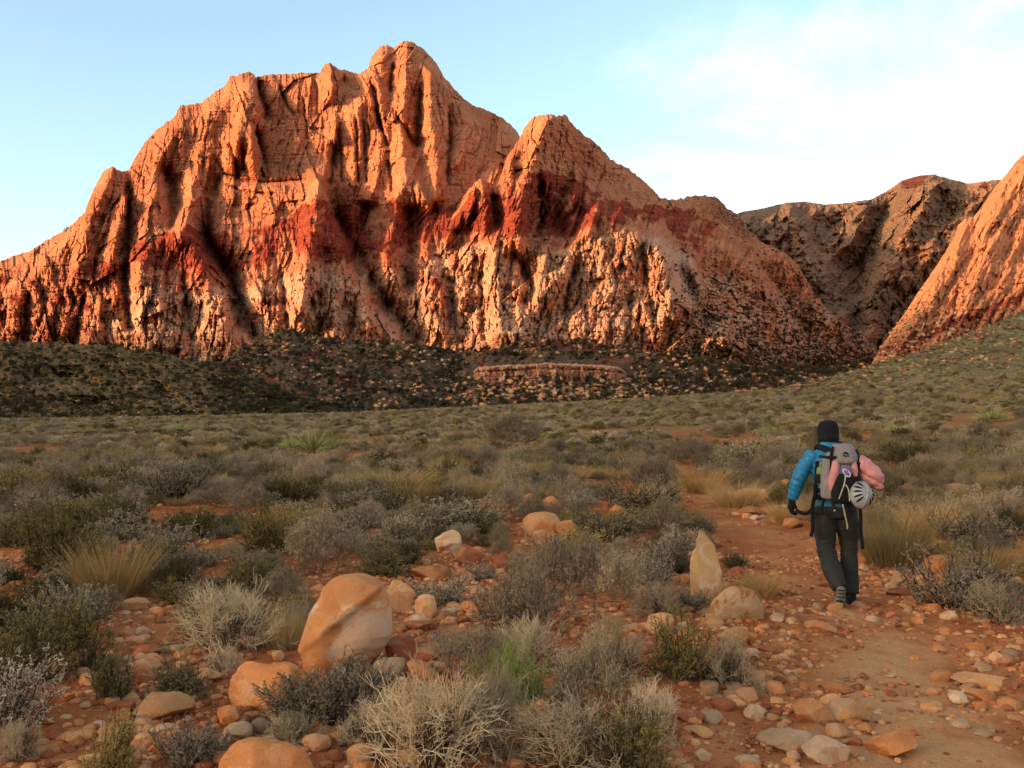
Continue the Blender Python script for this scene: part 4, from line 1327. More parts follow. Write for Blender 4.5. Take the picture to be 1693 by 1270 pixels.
def traced_boulder(name, rows, depth_ratio, mk, label, seed, nseg=48, nrow=40, mat=None, ridge=None, amp=0.02, lean=0.0, cuts=7):
    """boulder whose height profile is given as (v, left u, right u) rows; built at its real size where its foot stands"""
    vb = rows[-1][0]
    foot = at(0.5 * (rows[-1][1] + rows[-1][2]), vb)
    k = foot.y / F
    uc = 0.5 * (rows[-1][1] + rows[-1][2])
    vv = np.linspace(rows[0][0], vb, nrow)
    r = np.array(rows, float)
    L = (np.interp(vv, r[:, 0], r[:, 1]) - uc) * k; Rr = (np.interp(vv, r[:, 0], r[:, 2]) - uc) * k
    Z = (vb - vv) * k * 0.97
    wmax = (Rr - L).max()
    ang = np.linspace(0, 2 * np.pi, nseg, endpoint=False)
    ca, sa = np.cos(ang), np.sin(ang)
    ex = 0.80
    cx_ = np.sign(ca) * np.abs(ca) ** ex; sy_ = np.sign(sa) * np.abs(sa) ** ex
    hw = (Rr - L)[:, None] / 2; cc = (Rr + L)[:, None] / 2
    X = cc + hw * cx_[None]
    dpt = depth_ratio * (0.55 * hw + 0.45 * wmax / 2 * np.sqrt(np.clip(hw / (wmax / 2), 0, 1)))
    Y = dpt * sy_[None] + lean * Z[:, None]
    Z2 = np.broadcast_to(Z[:, None], X.shape)
    V = np.stack([X, Y, Z2], -1).reshape(-1, 3)
    cen = np.array([0, 0, Z.mean()])
    sc = 1.0 / wmax
    d = amp * wmax * 2 * n3(V * sc, 1.6, seed, 3) + amp * wmax * 0.6 * n3(V * sc, 6.0, seed + 9, 3)
    if ridge is not None:
        d = d + ridge(V * sc) * wmax
    V = V + unit(V - cen) * d[:, None]
    gq = np.random.default_rng(seed)
    for q in range(cuts):        # flat breaks on the sides that do not make the outline
        nrm = unit(np.array([gq.uniform(-0.75, 0.75), -1.0 if q % 4 else 1.0, gq.uniform(-0.35, 0.85)]))
        pr_ = (V - cen) @ nrm
        off_ = np.percentile(pr_, gq.uniform(70, 90))
        V = V - np.maximum(pr_ - off_, 0)[:, None] * 0.94 * nrm
    V = V + unit(V - cen) * (amp * wmax * (0.5 * n3(V * sc, 5.0, seed + 21, 3) + 0.35 * n3(V * sc, 14.0, seed + 23, 2)))[:, None]
    idx = np.arange(nrow * nseg).reshape(nrow, nseg)
    Fq = np.stack([idx[:-1], idx[1:], np.roll(idx[1:], -1, 1), np.roll(idx[:-1], -1, 1)], -1).reshape(-1, 4)
    top = len(V); V = np.vstack([V, V[:nseg].mean(0) + [0, 0, 0.004], V[-nseg:].mean(0)])
    t1 = np.stack([idx[0], np.roll(idx[0], -1), np.full(nseg, top)], 1); t2 = np.stack([np.roll(idx[-1], -1), idx[-1], np.full(nseg, top + 1)], 1)
    me = np_mesh(name, V, [Fq, t1, t2], True, [mat or SMAT[mk]])
    o = link(bpy.data.objects.new(name, me))
    yy = foot.y + 0.25 * depth_ratio * wmax
    o.location = (foot.x * yy / foot.y, yy, float(gz(foot.x, foot.y)) - 0.03)
    tag(o, label, "boulder")
    ROCKS.append((o.location.x, yy, wmax * 0.5))
    return o


# the big leaning boulder: orange, with a pale spalled face towards the right
m_big, s = new_mat("big_boulder_stone")
tco = s.n('ShaderNodeTexCoord').outputs['Object']
sx = s.n('ShaderNodeSeparateXYZ', {0: tco})
n1 = s.noise(tco, 5.0, 5, 0.6, 0.4); n2 = s.noise(tco, 26.0, 6, 0.7); n3_ = s.noise(tco, 120.0, 3, 0.6)
c = s.mix(s.ss(n1, 0.35, 0.65), (0.54, 0.195, 0.068), (0.60, 0.265, 0.105))
# pale patch: right half of the face, below the brow
fx = s.ss(s.m('ADD', s.m('ADD', sx.outputs[0], s.m('MULTIPLY', sx.outputs[2], -0.10)), s.m('MULTIPLY', s.m('SUBTRACT', n1, 0.5), 0.40)), 0.0, 0.05)
fz = s.ss(s.m('ADD', sx.outputs[2], s.m('MULTIPLY', s.m('SUBTRACT', n1, 0.5), 0.25)), 0.44, 0.40)
fz2 = s.ss(s.m('ADD', sx.outputs[2], s.m('MULTIPLY', s.m('SUBTRACT', n1, 0.5), 0.3)), 0.10, 0.17)
c = s.mix(s.m('MULTIPLY', s.m('MULTIPLY', s.m('MULTIPLY', fx, fz), fz2), 0.85), c, (0.64, 0.39, 0.24))
brow = s.m('MULTIPLY', s.ss(sx.outputs[2], 0.40, 0.43), s.ss(sx.outputs[2], 0.50, 0.46))
c = s.mix(s.m('MULTIPLY', brow, s.ss(n1, 0.48, 0.6)), c, (0.62, 0.44, 0.26))
c = s.mix(s.m('MULTIPLY', s.ss(n2, 0.54, 0.75), 0.45), c, (0.26, 0.105, 0.05))
c = s.mix(s.m('MULTIPLY', s.ss(n3_, 0.56, 0.7), 0.25), c, (0.60, 0.42, 0.28))
finish(s, c, 0.86, s.m('ADD', n2, s.m('MULTIPLY', n3_, 0.4)), 0.014, 1.0, 0.0)


def big_ridge(P):
    # a brow runs from the lower left up to the right; the face below and right of it is spalled back
    f = (P[:, 2] - 0.62) - 0.75 * (P[:, 0] - 0.08)
    front = sstep(0.05, -0.25, P[:, 1])
    spall = sstep(0.02, -0.10, f) * sstep(-0.06, 0.10, P[:, 0]) * front
    return -0.10 * spall + 0.05 * np.exp(-(f / 0.07) ** 2) * front


traced_boulder("boulder", [(945, 566, 594), (948, 556, 608), (953, 548, 620), (962, 540, 632), (975, 533, 639), (992, 524, 644), (1010, 514, 648), (1030, 507, 649), (1050, 501, 648), (1068, 498, 640), (1085, 500, 624), (1100, 504, 606), (1112, 508, 590)],
               0.80, 'o', "largest boulder, leaning orange sandstone with a pale spalled face", 301, 64, 60, m_big, big_ridge, 0.020, 0.0, 0)
traced_boulder("standing_stone", [(865, 1158, 1166), (869, 1156, 1171), (878, 1155, 1175), (886, 1152, 1176), (897, 1151, 1184), (906, 1146, 1185), (914, 1145, 1189), (920, 1142, 1190), (945, 1141, 1196), (965, 1141, 1197), (985, 1142, 1196), (992, 1143, 1195)],
               0.75, 'u', "pointed upright pale rock standing left of the trail", 302, 44, 48, None, None, 0.05, 0.0, 9)
traced_boulder("boulder", [(968, 1212, 1228), (971, 1204, 1244), (977, 1194, 1256), (986, 1186, 1264), (998, 1178, 1270), (1012, 1170, 1272), (1024, 1166, 1270), (1032, 1168, 1262)],
               0.8, 's', "blotched cream and tan boulder at the trail's left edge", 303, 56, 44, None, None, 0.045, 0.0, 10)
traced_boulder("boulder", [(1091, 408, 470), (1094, 400, 484), (1101, 392, 490), (1114, 386, 493), (1128, 376, 494), (1145, 370, 490), (1160, 372, 478), (1172, 384, 464), (1178, 392, 455)],
               0.85, 'o', "orange loaf-shaped boulder below left of the largest boulder", 304, 48, 36, None, None, 0.022)
traced_boulder("boulder", [(1226, 405, 440), (1229, 395, 470), (1236, 385, 492), (1248, 372, 506), (1262, 362, 512), (1280, 356, 514), (1300, 352, 510)],
               0.8, 'o', "orange boulder cut by the bottom edge, left of centre", 305, 48, 30, None, None, 0.03)

# (centre u, base v, width px, height px, shape, colour, label)
HSTONE = [
    (262, 1192, 90, 42, 'round', 't', "long loaf-shaped tan stone lower left"), (220, 1010, 44, 24, 'round', 't', "small round tan stone on the bare patch at left"),
    (376, 1198, 42, 34, 'round', 'o', "small orange stone tucked under the loaf boulder"), (205, 1178, 28, 22, 'round', 'r', "small red stone left of the loaf-shaped stone"),
    (595, 1268, 42, 42, 'round', 't', "upright round tan stone at the bottom, left of the big dead bush"), (520, 1242, 46, 30, 'round', 't', "round tan stone under the dense grey shrub"),
    (558, 1232, 32, 27, 'round', 'o', "small orange stone beside the round tan stone under the grey shrub"), (674, 1268, 44, 32, 'round', 't', "tan stone inside the big pale dead bush"),
    (663, 1096, 64, 50, 'block', 'r', "dark red block leaning on the largest boulder"), (706, 1098, 64, 34, 'round', 'r', "reddish rounded stone right of the dark red block"),
    (640, 1122, 54, 38, 'round', 'g', "greyish stone at the foot of the dark red block"), (690, 1120, 46, 30, 'round', 'o', "orange stone in front of the reddish rounded stone"),
    (656, 1012, 60, 62, 'block', 't', "tan block half hidden behind the largest boulder"), (703, 1022, 36, 46, 'round', 't', "upright mottled stone right of the tan block"),
    (690, 1034, 28, 22, 'round', 'p', "small whitish stone below the upright mottled stone"), (697, 1044, 54, 22, 'slab', 'r', "flat red stone under the small whitish stone"),
    (785, 1016, 50, 26, 'round', 'o', "orange stone right of the low grey shrub"), (712, 958, 68, 30, 'slab', 'o', "broad orange slab behind the largest boulder"),
    (737, 914, 48, 42, 'block', 'p', "white angular stone pointing up, centre"), (760, 924, 36, 26, 'block', 'g', "pale grey stone right against the white angular stone"),
    (772, 934, 46, 34, 'block', 'r', "red angular stone in front of the white one"), (828, 948, 38, 34, 'round', 'r', "red round stone in the purplish twig shrub"),
    (897, 886, 64, 42, 'round', 't', "pale domed stone, largest of the cluster right of centre"), (893, 896, 26, 22, 'round', 't', "small tan stone in front of the pale domed one"),
    (938, 886, 40, 28, 'block', 'o', "orange stone right beside the pale domed one"), (870, 840, 40, 26, 'block', 'o', "tan stone above left of the pale domed one"),
    (915, 850, 38, 32, 'block', 'o', "upright orange stone above the pale domed one"), (1022, 854, 27, 20, 'block', 'o', "orange stone by the grey shrub inside the trail bend"),
    (932, 1176, 62, 50, 'block', 'g', "grey boulder among the dead bushes near the bottom"), (845, 1238, 32, 32, 'round', 'o', "small orange stone between the two bottom dead bushes"),
    (1090, 1050, 46, 42, 'round', 't', "rounded tan boulder in the twigs left of the blotched boulder"), (1129, 1050, 22, 26, 'block', 'g', "small grey stone beside the rounded tan boulder"),
    (1214, 1068, 44, 36, 'round', 't', "round tan stone just below the blotched boulder"), (1224, 958, 32, 22, 'round', 'r', "red stone right of the pointed rock"),
    (1202, 978, 17, 17, 'round', 'o', "tiny orange stone between pointed rock and blotched boulder"), (1176, 988, 22, 18, 'round', 'g', "small grey stone at the pointed rock's foot"),
    (1313, 874, 32, 20, 'round', 'o', "orange stone on the trail below the hiker's hand"), (1258, 826, 72, 22, 'slab', 't', "long pale slab lying beside the trail bend"),
    (1283, 800, 28, 24, 'round', 't', "tan stone behind the long pale slab"), (1300, 812, 24, 22, 'round', 'o', "orange stone right of the long pale slab"),
    (1252, 802, 20, 18, 'round', 'o', "small orange stone left in the heap behind the long slab"), (1316, 796, 22, 18, 'block', 't', "tan stone topmost in the heap left of the hiker"),
    (1245, 852, 46, 18, 'slab', 'o', "flat orange stone in front of the right grass clump at the bend"),
    (1361, 1042, 50, 17, 'slab', 'o', "flat orange slab in the trail below the hiker's feet"), (1310, 1240, 96, 40, 'slab', 'g', "broad flat grey-topped slab in the trail, bottom"),
    (1372, 1264, 74, 48, 'block', 'p', "pale-topped block in the trail at the bottom edge"), (1346, 1196, 66, 40, 'block', 'o', "orange block in the trail above the broad flat slab"),
    (1408, 1196, 64, 42, 'block', 't', "tan block right beside the orange trail block"), (1386, 1220, 38, 24, 'block', 't', "small tan stone between the trail blocks"),
    (1390, 1146, 48, 20, 'slab', 'o', "flat orange stone in mid trail above the blocks"), (1482, 1252, 78, 46, 'block', 'o', "large orange stone in the trail, bottom right of the blocks"),
    (1140, 1192, 54, 24, 'slab', 'r', "flat dark red stone on the soil left of the trail"), (1165, 1258, 28, 22, 'block', 'p', "small cream stone left of the trail at the bottom"),
    (1314, 1258, 22, 17, 'block', 'p', "small white stone in front of the broad flat slab"), (1630, 1134, 90, 24, 'slab', 't', "long flat tan slab right side of the trail"),
    (1626, 1158, 48, 24, 'slab', 'o', "flat orange stone just below the long tan slab"), (1500, 984, 56, 17, 'slab', 'r', "flat reddish slab right of the hiker's feet"),
    (1566, 988, 30, 24, 'block', 'o', "orange stone tilted at the trail's right edge"), (1530, 968, 28, 20, 'round', 't', "tan stone below the golden grass clump"),
    (1556, 964, 24, 18, 'round', 'o', "small orange stone next to the tan one below golden grass"), (1602, 866, 54, 26, 'round', 'o', "smooth bright orange boulder up on the right"),
    (1662, 892, 36, 18, 'round', 'o', "orange stone at the right edge by the grey shrub"), (1560, 946, 50, 30, 'round', 'o', "rounded orange stone right of the golden grass clump"),
    (1615, 968, 50, 32, 'round', 't', "rounded tan stone by the olive-tan grass on the right"), (1512, 818, 44, 20, 'block', 'o', "orange stone behind the golden grass, far side"),
    (1590, 820, 44, 22, 'round', 't', "pale tan stone uphill of the bright orange boulder"), (1648, 838, 40, 22, 'block', 't', "yellowish block in the heap at the right edge"),
    (1665, 852, 32, 22, 'block', 't', "lower yellowish block in the heap at the right edge"), (1425, 938, 36, 28, 'block', 'o', "orange stone just right of the hiker's lower leg"),
    (353, 918, 38, 20, 'block', 'o', "orange stone in the upper left bare patch"), (340, 926, 44, 14, 'slab', 'o', "flat orange slab below it in the upper left bare patch"),
    (243, 888, 24, 12, 'slab', 'p', "white flat stone on the left bare soil"), (232, 1130, 52, 26, 'round', 'r', "red stone below the large silver dead bush"),
    (240, 1085, 44, 22, 'round', 'r', "dark red stone left of the large silver dead bush"), (273, 1080, 18, 13, 'round', 'g', "little greenish-grey stone by the silver dead bush"),
    (152, 958, 26, 14, 'block', 'o', "small orange stone beneath the tall olive shrub"), (268, 1212, 46, 14, 'slab', 'p', "cream flat stone below the loaf-shaped stone"),
    (1545, 912, 22, 14, 'block', 'p', "small pinkish stone right of the golden grass top"), (1650, 1100, 26, 26, 'block', 't', "tan upright stone at the right trail edge"),
    (1475, 1122, 18, 10, 'block', 'p', "small pale pebble stone in mid trail"), (1180, 905, 24, 14, 'round', 'o', "orange stone left of the pointed rock's tip"),
]
for u, v, wpx, hpx, sh, mk, lab in HSTONE:
    p = at(u, v)
    k = p.y / F
    wd = wpx * k; ht = hpx * k
    dp = wd * random.uniform(0.65, 0.9)
    hh = {'slab': 0.95, 'block': 1.12, 'round': 1.12}[sh] * ht * (0.9 if v > 1000 else 1.0)
    stone("stone", p.x, p.y + 0.3 * dp, wd * 1.06, dp, max(hh, 0.02), sh, mk, lab, None, rz=random.uniform(-0.35, 0.35), tilt=random.uniform(-0.12, 0.12))

# ---------------------------------------------------------------- further plants and stones, one by one near the viewer
def free(x, y, r, lst, k=0.8):
    for a, b, c in lst:
        if (a - x) ** 2 + (b - y) ** 2 < (k * (r + c)) ** 2:
            return False
    return True


bare_pts = []
for u, v, r in BARE:
    p = at(u, v)
    bare_pts.append((p.x, p.y, r * p.y / 10.0))
HIK = at(1385, 998)


def in_view(x, y, m=60):
    u, v = px_of(x, y, 0.2)
    return -m < u < 1693 + m


g = np.random.default_rng(99)
ZONE = [("in the lower left corner", 0, 560, 1030, 1400), ("on the left of the plain", -100, 560, 0, 1030), ("in the middle of the plain", 560, 1130, 0, 1030), ("on the right of the trail", 1130, 1800, 0, 1400), ("at the bottom centre", 560, 1130, 1030, 1400)]


def zone(x, y):
    u, v = px_of(x, y, float(gz(x, y)))
    for nme, a, b, c_, d_ in ZONE:
        if a <= u < b and c_ <= v < d_: return nme
    return "on the plain"


KTXT = {'S': "low grey-green shrub", 'D': "dark green shrub", 'O': "olive shrub", 'P': "purplish twiggy shrub", 'G': "tan grass clump", 'T': "silver twig bush", 'Y': "green yucca"}
n_ind = len(HERO); tries = 0
IND_MAX = 295
FARP = {'S': [], 'D': [], 'O': [], 'P': [], 'G': [], 'Y': []}
cell = {}


def near_free(x, y, r, k):
    cs = 2.0
    ci, cj = int(x // cs), int(y // cs)
    for i in (-1, 0, 1):
        for j in (-1, 0, 1):
            for a, b, c_ in cell.get((ci + i, cj + j), ()):
                if (a - x) ** 2 + (b - y) ** 2 < (k * (r + c_)) ** 2: return False
    return True


def put(x, y, r):
    cell.setdefault((int(x // 2.0), int(y // 2.0)), []).append((x, y, r))


for a, b, c_ in PLACED: put(a, b, c_)
for a, b, c_ in ROCKS: put(a, b, c_ * 0.8)
cand = []
for lo, hi, n in ((4.6, 16, 1500), (16, 40, 5200), (40, 110, 11000), (110, 260, 15000), (260, 620, 15000)):
    y = np.sqrt(g.uniform(lo * lo, hi * hi, n)); x = g.uniform(-0.60, 0.60, n) * y
    cand.append(np.stack([x, y], 1))
cand = np.concatenate(cand)
cand = cand[np.argsort(cand[:, 1])]
tr_c = trail_in(cand[:, 0], cand[:, 1])
pat = fbm(cand[:, 0] / 4.5, cand[:, 1] / 6.0, 3, 901)
pat2 = fbm(cand[:, 0] / 7, cand[:, 1] / 16, 3, 912)
rr_ = g.uniform(0, 1, len(cand)); ww_ = g.uniform(0, 1, len(cand)); kk_ = g.uniform(0, 1, len(cand)); gg_ = fbm(cand[:, 0] / 9, cand[:, 1] / 14, 3, 902)
bz_ = gz(cand[:, 0], cand[:, 1])
for i, (x, y) in enumerate(cand):
    d = y
    w0 = 0.26 + 0.75 * ww_[i] ** 2.0 + (0.10 if d > 16 else 0)
    if d > 110: w0 *= 1.5
    if d > 260: w0 *= 1.7
    if tr_c[i] > -0.30 * w0: continue
    if d < 14 and pat[i] < -0.22: continue
    if d < 14: w0 *= 1.2
    if d < 40 and pat[i] < -0.22: continue
    if d >= 40 and pat2[i] < -0.10: continue
    if d < 20 and any((x - a) ** 2 + (y - b) ** 2 < r * r for a, b, r in bare_pts): continue
    if d < 60 and (x - HIK.x) ** 2 + (y - HIK.y) ** 2 < 0.8: continue
    if abs(x / y - HIK.x / HIK.y) < 0.055 and y < HIK.y + 0.6: continue
    if d < 13 and x / y > 0.28 and y < 8: continue
    if d < 16 and any(-0.1 < b - y < 1.8 and abs(x / y - a / b) < (0.42 * w0 + c_) / y for a, b, c_ in ROCKS[:60] if c_ > 0.07): continue
    if d < 110:
        if not near_free(x, y, w0 * 0.5, 0.86 if d < 14 else 0.62): continue
        put(x, y, w0 * 0.5)
    q = kk_[i] + 0.30 * gg_[i]
    key = 'G' if q < (0.10 if d < 20 else 0.02) else 'P' if q < 0.34 else 'D' if q < 0.49 else 'O' if q < 0.60 else 'S'
    if d > 18 and rr_[i] < 0.015: key = 'Y'
    h0 = w0 * {'G': 0.62, 'P': 0.66, 'D': 0.62, 'O': 0.62, 'S': 0.56, 'Y': 0.7}[key] * (0.8 + 0.4 * rr_[i])
    if n_ind < IND_MAX and in_view(x, y, 20):
        nm, cat = PNAME[key]
        zn = zone(x, y)
        far = "further off, " if y > 14 else ""
        plant(key, nm, x, y, w0, h0, KTXT[key] + " among many alike " + far + zn, cat, KTXT[key] + "s " + far + zn, parts=False)
        n_ind += 1
    else:
        FARP[key].append((x, y, bz_[i] - 0.02, w0, h0, rr_[i] * 6.283))
print("individual plants", n_ind, "far", {k: len(v) for k, v in FARP.items()})


def scatter(name, label, cat, pts, meshes, norm=(1.0, 1.0)):
    """one object: a cloud of points with an instance of one of the meshes on each"""
    pts = np.asarray(pts, float)
    holder = bpy.data.collections.new(name + "_shapes")
    for i, me in enumerate(meshes):
        o = bpy.data.objects.new("%s_shape_%02d" % (name, i), me)
        holder.objects.link(o)
    me = bpy.data.meshes.new(name)
    me.from_pydata([tuple(p[:3]) for p in pts], [], [])
    a = me.attributes.new("siz", 'FLOAT_VECTOR', 'POINT')
    a.data.foreach_set("vector", np.stack([pts[:, 3] / norm[0], pts[:, 3] / norm[0], pts[:, 4] / norm[1]], 1).astype(np.float32).ravel())
    a = me.attributes.new("turn", 'FLOAT_VECTOR', 'POINT')
    tz = np.zeros((len(pts), 3), np.float32); tz[:, 2] = pts[:, 5]
    a.data.foreach_set("vector", tz.ravel())
    a = me.attributes.new("pick", 'INT', 'POINT')
    a.data.foreach_set("value", np.random.default_rng(5).integers(0, len(meshes), len(pts)).astype(np.int32))
    o = link(bpy.data.objects.new(name, me))
    ng = bpy.data.node_groups.new(name, 'GeometryNodeTree')
    ng.interface.new_socket("Geometry", in_out='INPUT', socket_type='NodeSocketGeometry')
    ng.interface.new_socket("Geometry", in_out='OUTPUT', socket_type='NodeSocketGeometry')
    N = ng.nodes; L = ng.links
    gi = N.new('NodeGroupInput'); go = N.new('NodeGroupOutput')
    ci = N.new('GeometryNodeCollectionInfo'); ci.inputs[0].default_value = holder; ci.inputs[1].default_value = True; ci.inputs[2].default_value = True
    ip = N.new('GeometryNodeInstanceOnPoints'); ip.inputs['Pick Instance'].default_value = True

    def na(nme, ty):
        q = N.new('GeometryNodeInputNamedAttribute'); q.data_type = ty; q.inputs[0].default_value = nme
        return q.outputs[0]
    e2r = N.new('FunctionNodeEulerToRotation')
    L.new(na("turn", 'FLOAT_VECTOR'), e2r.inputs[0])
    L.new(gi.outputs[0], ip.inputs['Points']); L.new(ci.outputs[0], ip.inputs['Instance'])
    L.new(na("pick", 'INT'), ip.inputs['Instance Index'])
    L.new(e2r.outputs[0], ip.inputs['Rotation']); L.new(na("siz", 'FLOAT_VECTOR'), ip.inputs['Scale'])
    L.new(ip.outputs[0], go.inputs[0])
    md = o.modifiers.new("scatter", 'NODES'); md.node_group = ng
    tag(o, label, cat, kind="stuff")
    return o


def split(pts, d0=45):
    a = [p for p in pts if p[1] < d0]; b = [p for p in pts if p[1] >= d0]
    return a, b


for key, nm, lab, norm in (('S', "sagebrush_cover", "grey-green sagebrush covering the plain", (1, 0.72)), ('D', "dark_scrub_cover", "dark scrub dotted over the plain", (1, 0.72)),
                           ('O', "olive_scrub_cover", "olive scrub covering the plain", (1, 0.86))):
    a, b = split(FARP[key])
    if a: scatter(nm, lab + " in the middle distance", "scrub", a, KINDS[key][1], norm)
    if b: scatter(nm, lab + " far out", "scrub", b, FAR[key], (1, 0.78))
for key, nm, lab, norm in (('P', "twig_scrub_cover", "purplish twiggy scrub over the plain", (1, 0.72)), ('G', "dry_grass_cover", "dry tan grass dotted over the plain", (0.75, 0.55)), ('Y', "yucca_cover", "far green yuccas dotted over the plain", (1.3, 0.8))):
    if FARP[key]: scatter(nm, lab, "scrub", FARP[key], KINDS[key][1], norm)

# stones one by one, then gravel
n_st = len(ROCKS)
cand = []
for lo, hi, n in ((4.2, 12, 900), (12, 26, 700)):
    y = np.sqrt(g.uniform(lo * lo, hi * hi, n)); x = g.uniform(-0.57, 0.57, n) * y
    cand.append(np.stack([x, y], 1))
cand = np.concatenate(cand); cand = cand[np.argsort(cand[:, 1])]
SLAB = {'o': "orange", 't': "tan", 'r': "dark red", 'p': "cream", 'g': "greyish"}
clus = fbm(cand[:, 0] / 1.6, cand[:, 1] / 2.0, 2, 903)
tin_ = trail_in(cand[:, 0], cand[:, 1])
for i, (x, y) in enumerate(cand):
    if n_st >= 298: break
    if clus[i] < 0.02: continue
    on = tin_[i] > 0.05
    wd = (0.05 + 0.16 * g.uniform() ** 2.2) * (0.7 if on else 1.0) * (1.0 if y < 12 else 1.6)
    if not free(x, y, wd * 0.5, ROCKS, 0.9): continue
    if y < 9 and (x - HIK.x) ** 2 + (y - HIK.y) ** 2 < 0.12: continue
    if on and wd > 0.12: continue
    mk = g.choice(list("ooootttrrpg"))
    sh = g.choice(["round", "block", "slab"])
    zn = "on the trail" if on else zone(x, y)
    stone("stone", x, y, wd, wd * g.uniform(0.6, 0.95), wd * (g.uniform(0.3, 0.45) if sh == 'slab' else g.uniform(0.5, 0.8)), sh, mk,
          "small %s stone lying among others %s" % (SLAB[mk], zn), "small %s stones %s" % (SLAB[mk], zn), rz=g.uniform(0, 6.28), sink=0.12)
    n_st += 1

lowv = []
for i in range(4):
    V, Fq = stone_shape(281 + i, 7, 0.1, 2)
    for mk in "oor" if i < 2 else "rt":
        lowv.append(np_mesh("gravel_piece", V, Fq, False, [SMAT[mk]]))
pp = []
n = 52000
y = np.concatenate([np.sqrt(g.uniform(4.0 ** 2, 12 ** 2, n)), np.sqrt(g.uniform(12 ** 2, 30 ** 2, 6000))]); x = g.uniform(-0.58, 0.58, len(y)) * y
dens = fbm(x / 1.1, y / 1.3, 3, 904); keep = dens + 0.25 * g.normal(size=len(y)) > -0.1
x = x[keep]; y = y[keep]
tn = trail_in(x, y)
sz = (0.011 + 0.075 * g.uniform(0, 1, len(x)) ** 4.5) * np.where(y > 12, 2.0, 1.0) * np.where(tn > 0.5, 0.65, 1.0)
z = gz(x, y) - 0.12 * sz
pp = np.stack([x, y, z, sz, sz * g.uniform(0.4, 0.8, len(x)), g.uniform(0, 6.28, len(x))], 1)
scatter("gravel", "loose reddish gravel and pebbles over the soil and trail", "gravel", pp, lowv)

rub = []
for u, v, su, sv_, n_ in ((1600, 860, 60, 22, 120), (1560, 940, 60, 26, 130), (1640, 985, 50, 30, 90), (1310, 812, 40, 14, 60), (1270, 845, 50, 16, 70), (900, 862, 45, 20, 140), (760, 930, 50, 26, 90), (700, 1030, 50, 26, 120),
                       (800, 1010, 30, 20, 70), (660, 1110, 50, 20, 80), (1060, 900, 40, 30, 50), (1180, 1010, 60, 20, 60), (1350, 1190, 90, 40, 120), (1600, 1140, 60, 40, 90), (270, 900, 80, 26, 120), (250, 1100, 60, 40, 110),
                       (330, 1230, 120, 30, 120), (1200, 1100, 60, 60, 110), (1480, 1000, 60, 14, 70), (1420, 930, 30, 16, 40), (780, 830, 50, 14, 50), (1150, 960, 40, 30, 60), (560, 1200, 60, 40, 60)):
    X_, Y_, Z_ = at_many(u + g.normal(size=n_) * su, np.minimum(v + g.normal(size=n_) * sv_, 1330))
    S_ = (0.025 + 0.11 * g.uniform(size=n_) ** 2.4) * (0.8 + Y_ / 20.0)
    ok = ~((trail_in(X_, Y_) > 0) & (g.uniform(size=n_) < 0.45)) & (Y_ < 60)
    rub.append(np.stack([X_, Y_, Z_ - 0.1 * S_, S_, S_ * g.uniform(0.4, 0.75, n_), g.uniform(0, 6.28, n_)], 1)[ok])
rub = np.concatenate(rub)
rubv = []
for i in range(4):
    V, Fq = stone_shape(311 + i, 12, 0.0, 3, cutlo=0.45)
    for mk in ("ot", "or", "tp", "og")[i]:
        rubv.append(np_mesh("rubble_piece", V, Fq, True, [SMAT[mk]]))
scatter("rubble", "heaps of small broken orange stones between shrubs and along the trail", "rubble", rub, rubv)

# ---------------------------------------------------------------- boulders and dark trees on the talus, hill and right slope
def pick(M, n, seed, w=None):
    U, V, X, Y, Z = M[:5]
    q = np.random.default_rng(seed)
    W = np.ones(U.shape) if w is None else w(U, V)
    if M is TAL: W = W * ~((U > 775) & (U < 1045) & (V > 590) & (V < 624))
    W = np.where((U > -40) & (U < 1733), np.maximum(W, 0), 0).ravel()
    k = q.choice(W.size, n, p=W / W.sum())
    j = q.normal(size=(n, 2)) * 1.2
    return np.stack([X.ravel()[k] + j[:, 0], Y.ravel()[k] + j[:, 1], Z.ravel()[k]], 1), q


def sized(p, q, lo, hi, asp, pw=2.0):
    s_ = lo + (hi - lo) * q.uniform(0, 1, len(p)) ** pw
    return np.column_stack([p[:, 0], p[:, 1], p[:, 2] - 0.15 * s_, s_, s_ * asp * q.uniform(0.8, 1.25, len(p)), q.uniform(0, 6.28, len(p))])


tal_stones = [np_mesh("talus_block", *stone_shape(291 + i, 8, 0.0, 2), False, [SMAT[mk]]) for i, mk in enumerate("grtgo")]
p, q = pick(TAL, 4200, 1, lambda U, V: (0.25 + np.clip(fbm(U / 60, V / 22, 3, 905), 0, 1)) * sstep(300, 420, U) + 1.6 * np.exp(-((U - 930) / 150) ** 2) * (V > 620) * (V < 662))
scatter("talus_boulders", "pale fallen blocks strewn over the talus", "boulders", sized(p, q, 1.2, 8.5, 0.7, 3.2), tal_stones)
p, q = pick(TAL, 6500, 2, lambda U, V: 0.25 + np.clip(0.2 + fbm(U / 50, V / 20, 3, 906), 0, 1))
scatter("talus_trees", "dark junipers and oaks dotted over the talus", "trees", sized(p, q, 3.5, 11, 0.85), FAR['J'])
p, q = pick(HIL, 7000, 3, lambda U, V: 0.3 + np.clip(0.1 + fbm(U / 40, V / 18, 3, 907), 0, 1) + 0.8 * sstep(300, 480, U))
scatter("hill_scrub", "dark scrub dotted over the left hill", "scrub", sized(p, q, 1.0, 6.5, 0.8), FAR['J'] + FAR['D'][:1])
p, q = pick(HIL, 2200, 4)
scatter("hill_stones", "small pale stones on the left hill", "stones", sized(p, q, 0.6, 2.2, 0.6, 3), tal_stones)
p, q = pick(GRN, 5200, 5, lambda U, V: 0.4 + np.clip(fbm(U / 40, V / 10, 3, 908), 0, 1))
scatter("slope_scrub", "olive scrub covering the right slope", "scrub", sized(p, q, 0.9, 3.4, 0.6), FAR['O'] + FAR['S'] + FAR['D'])
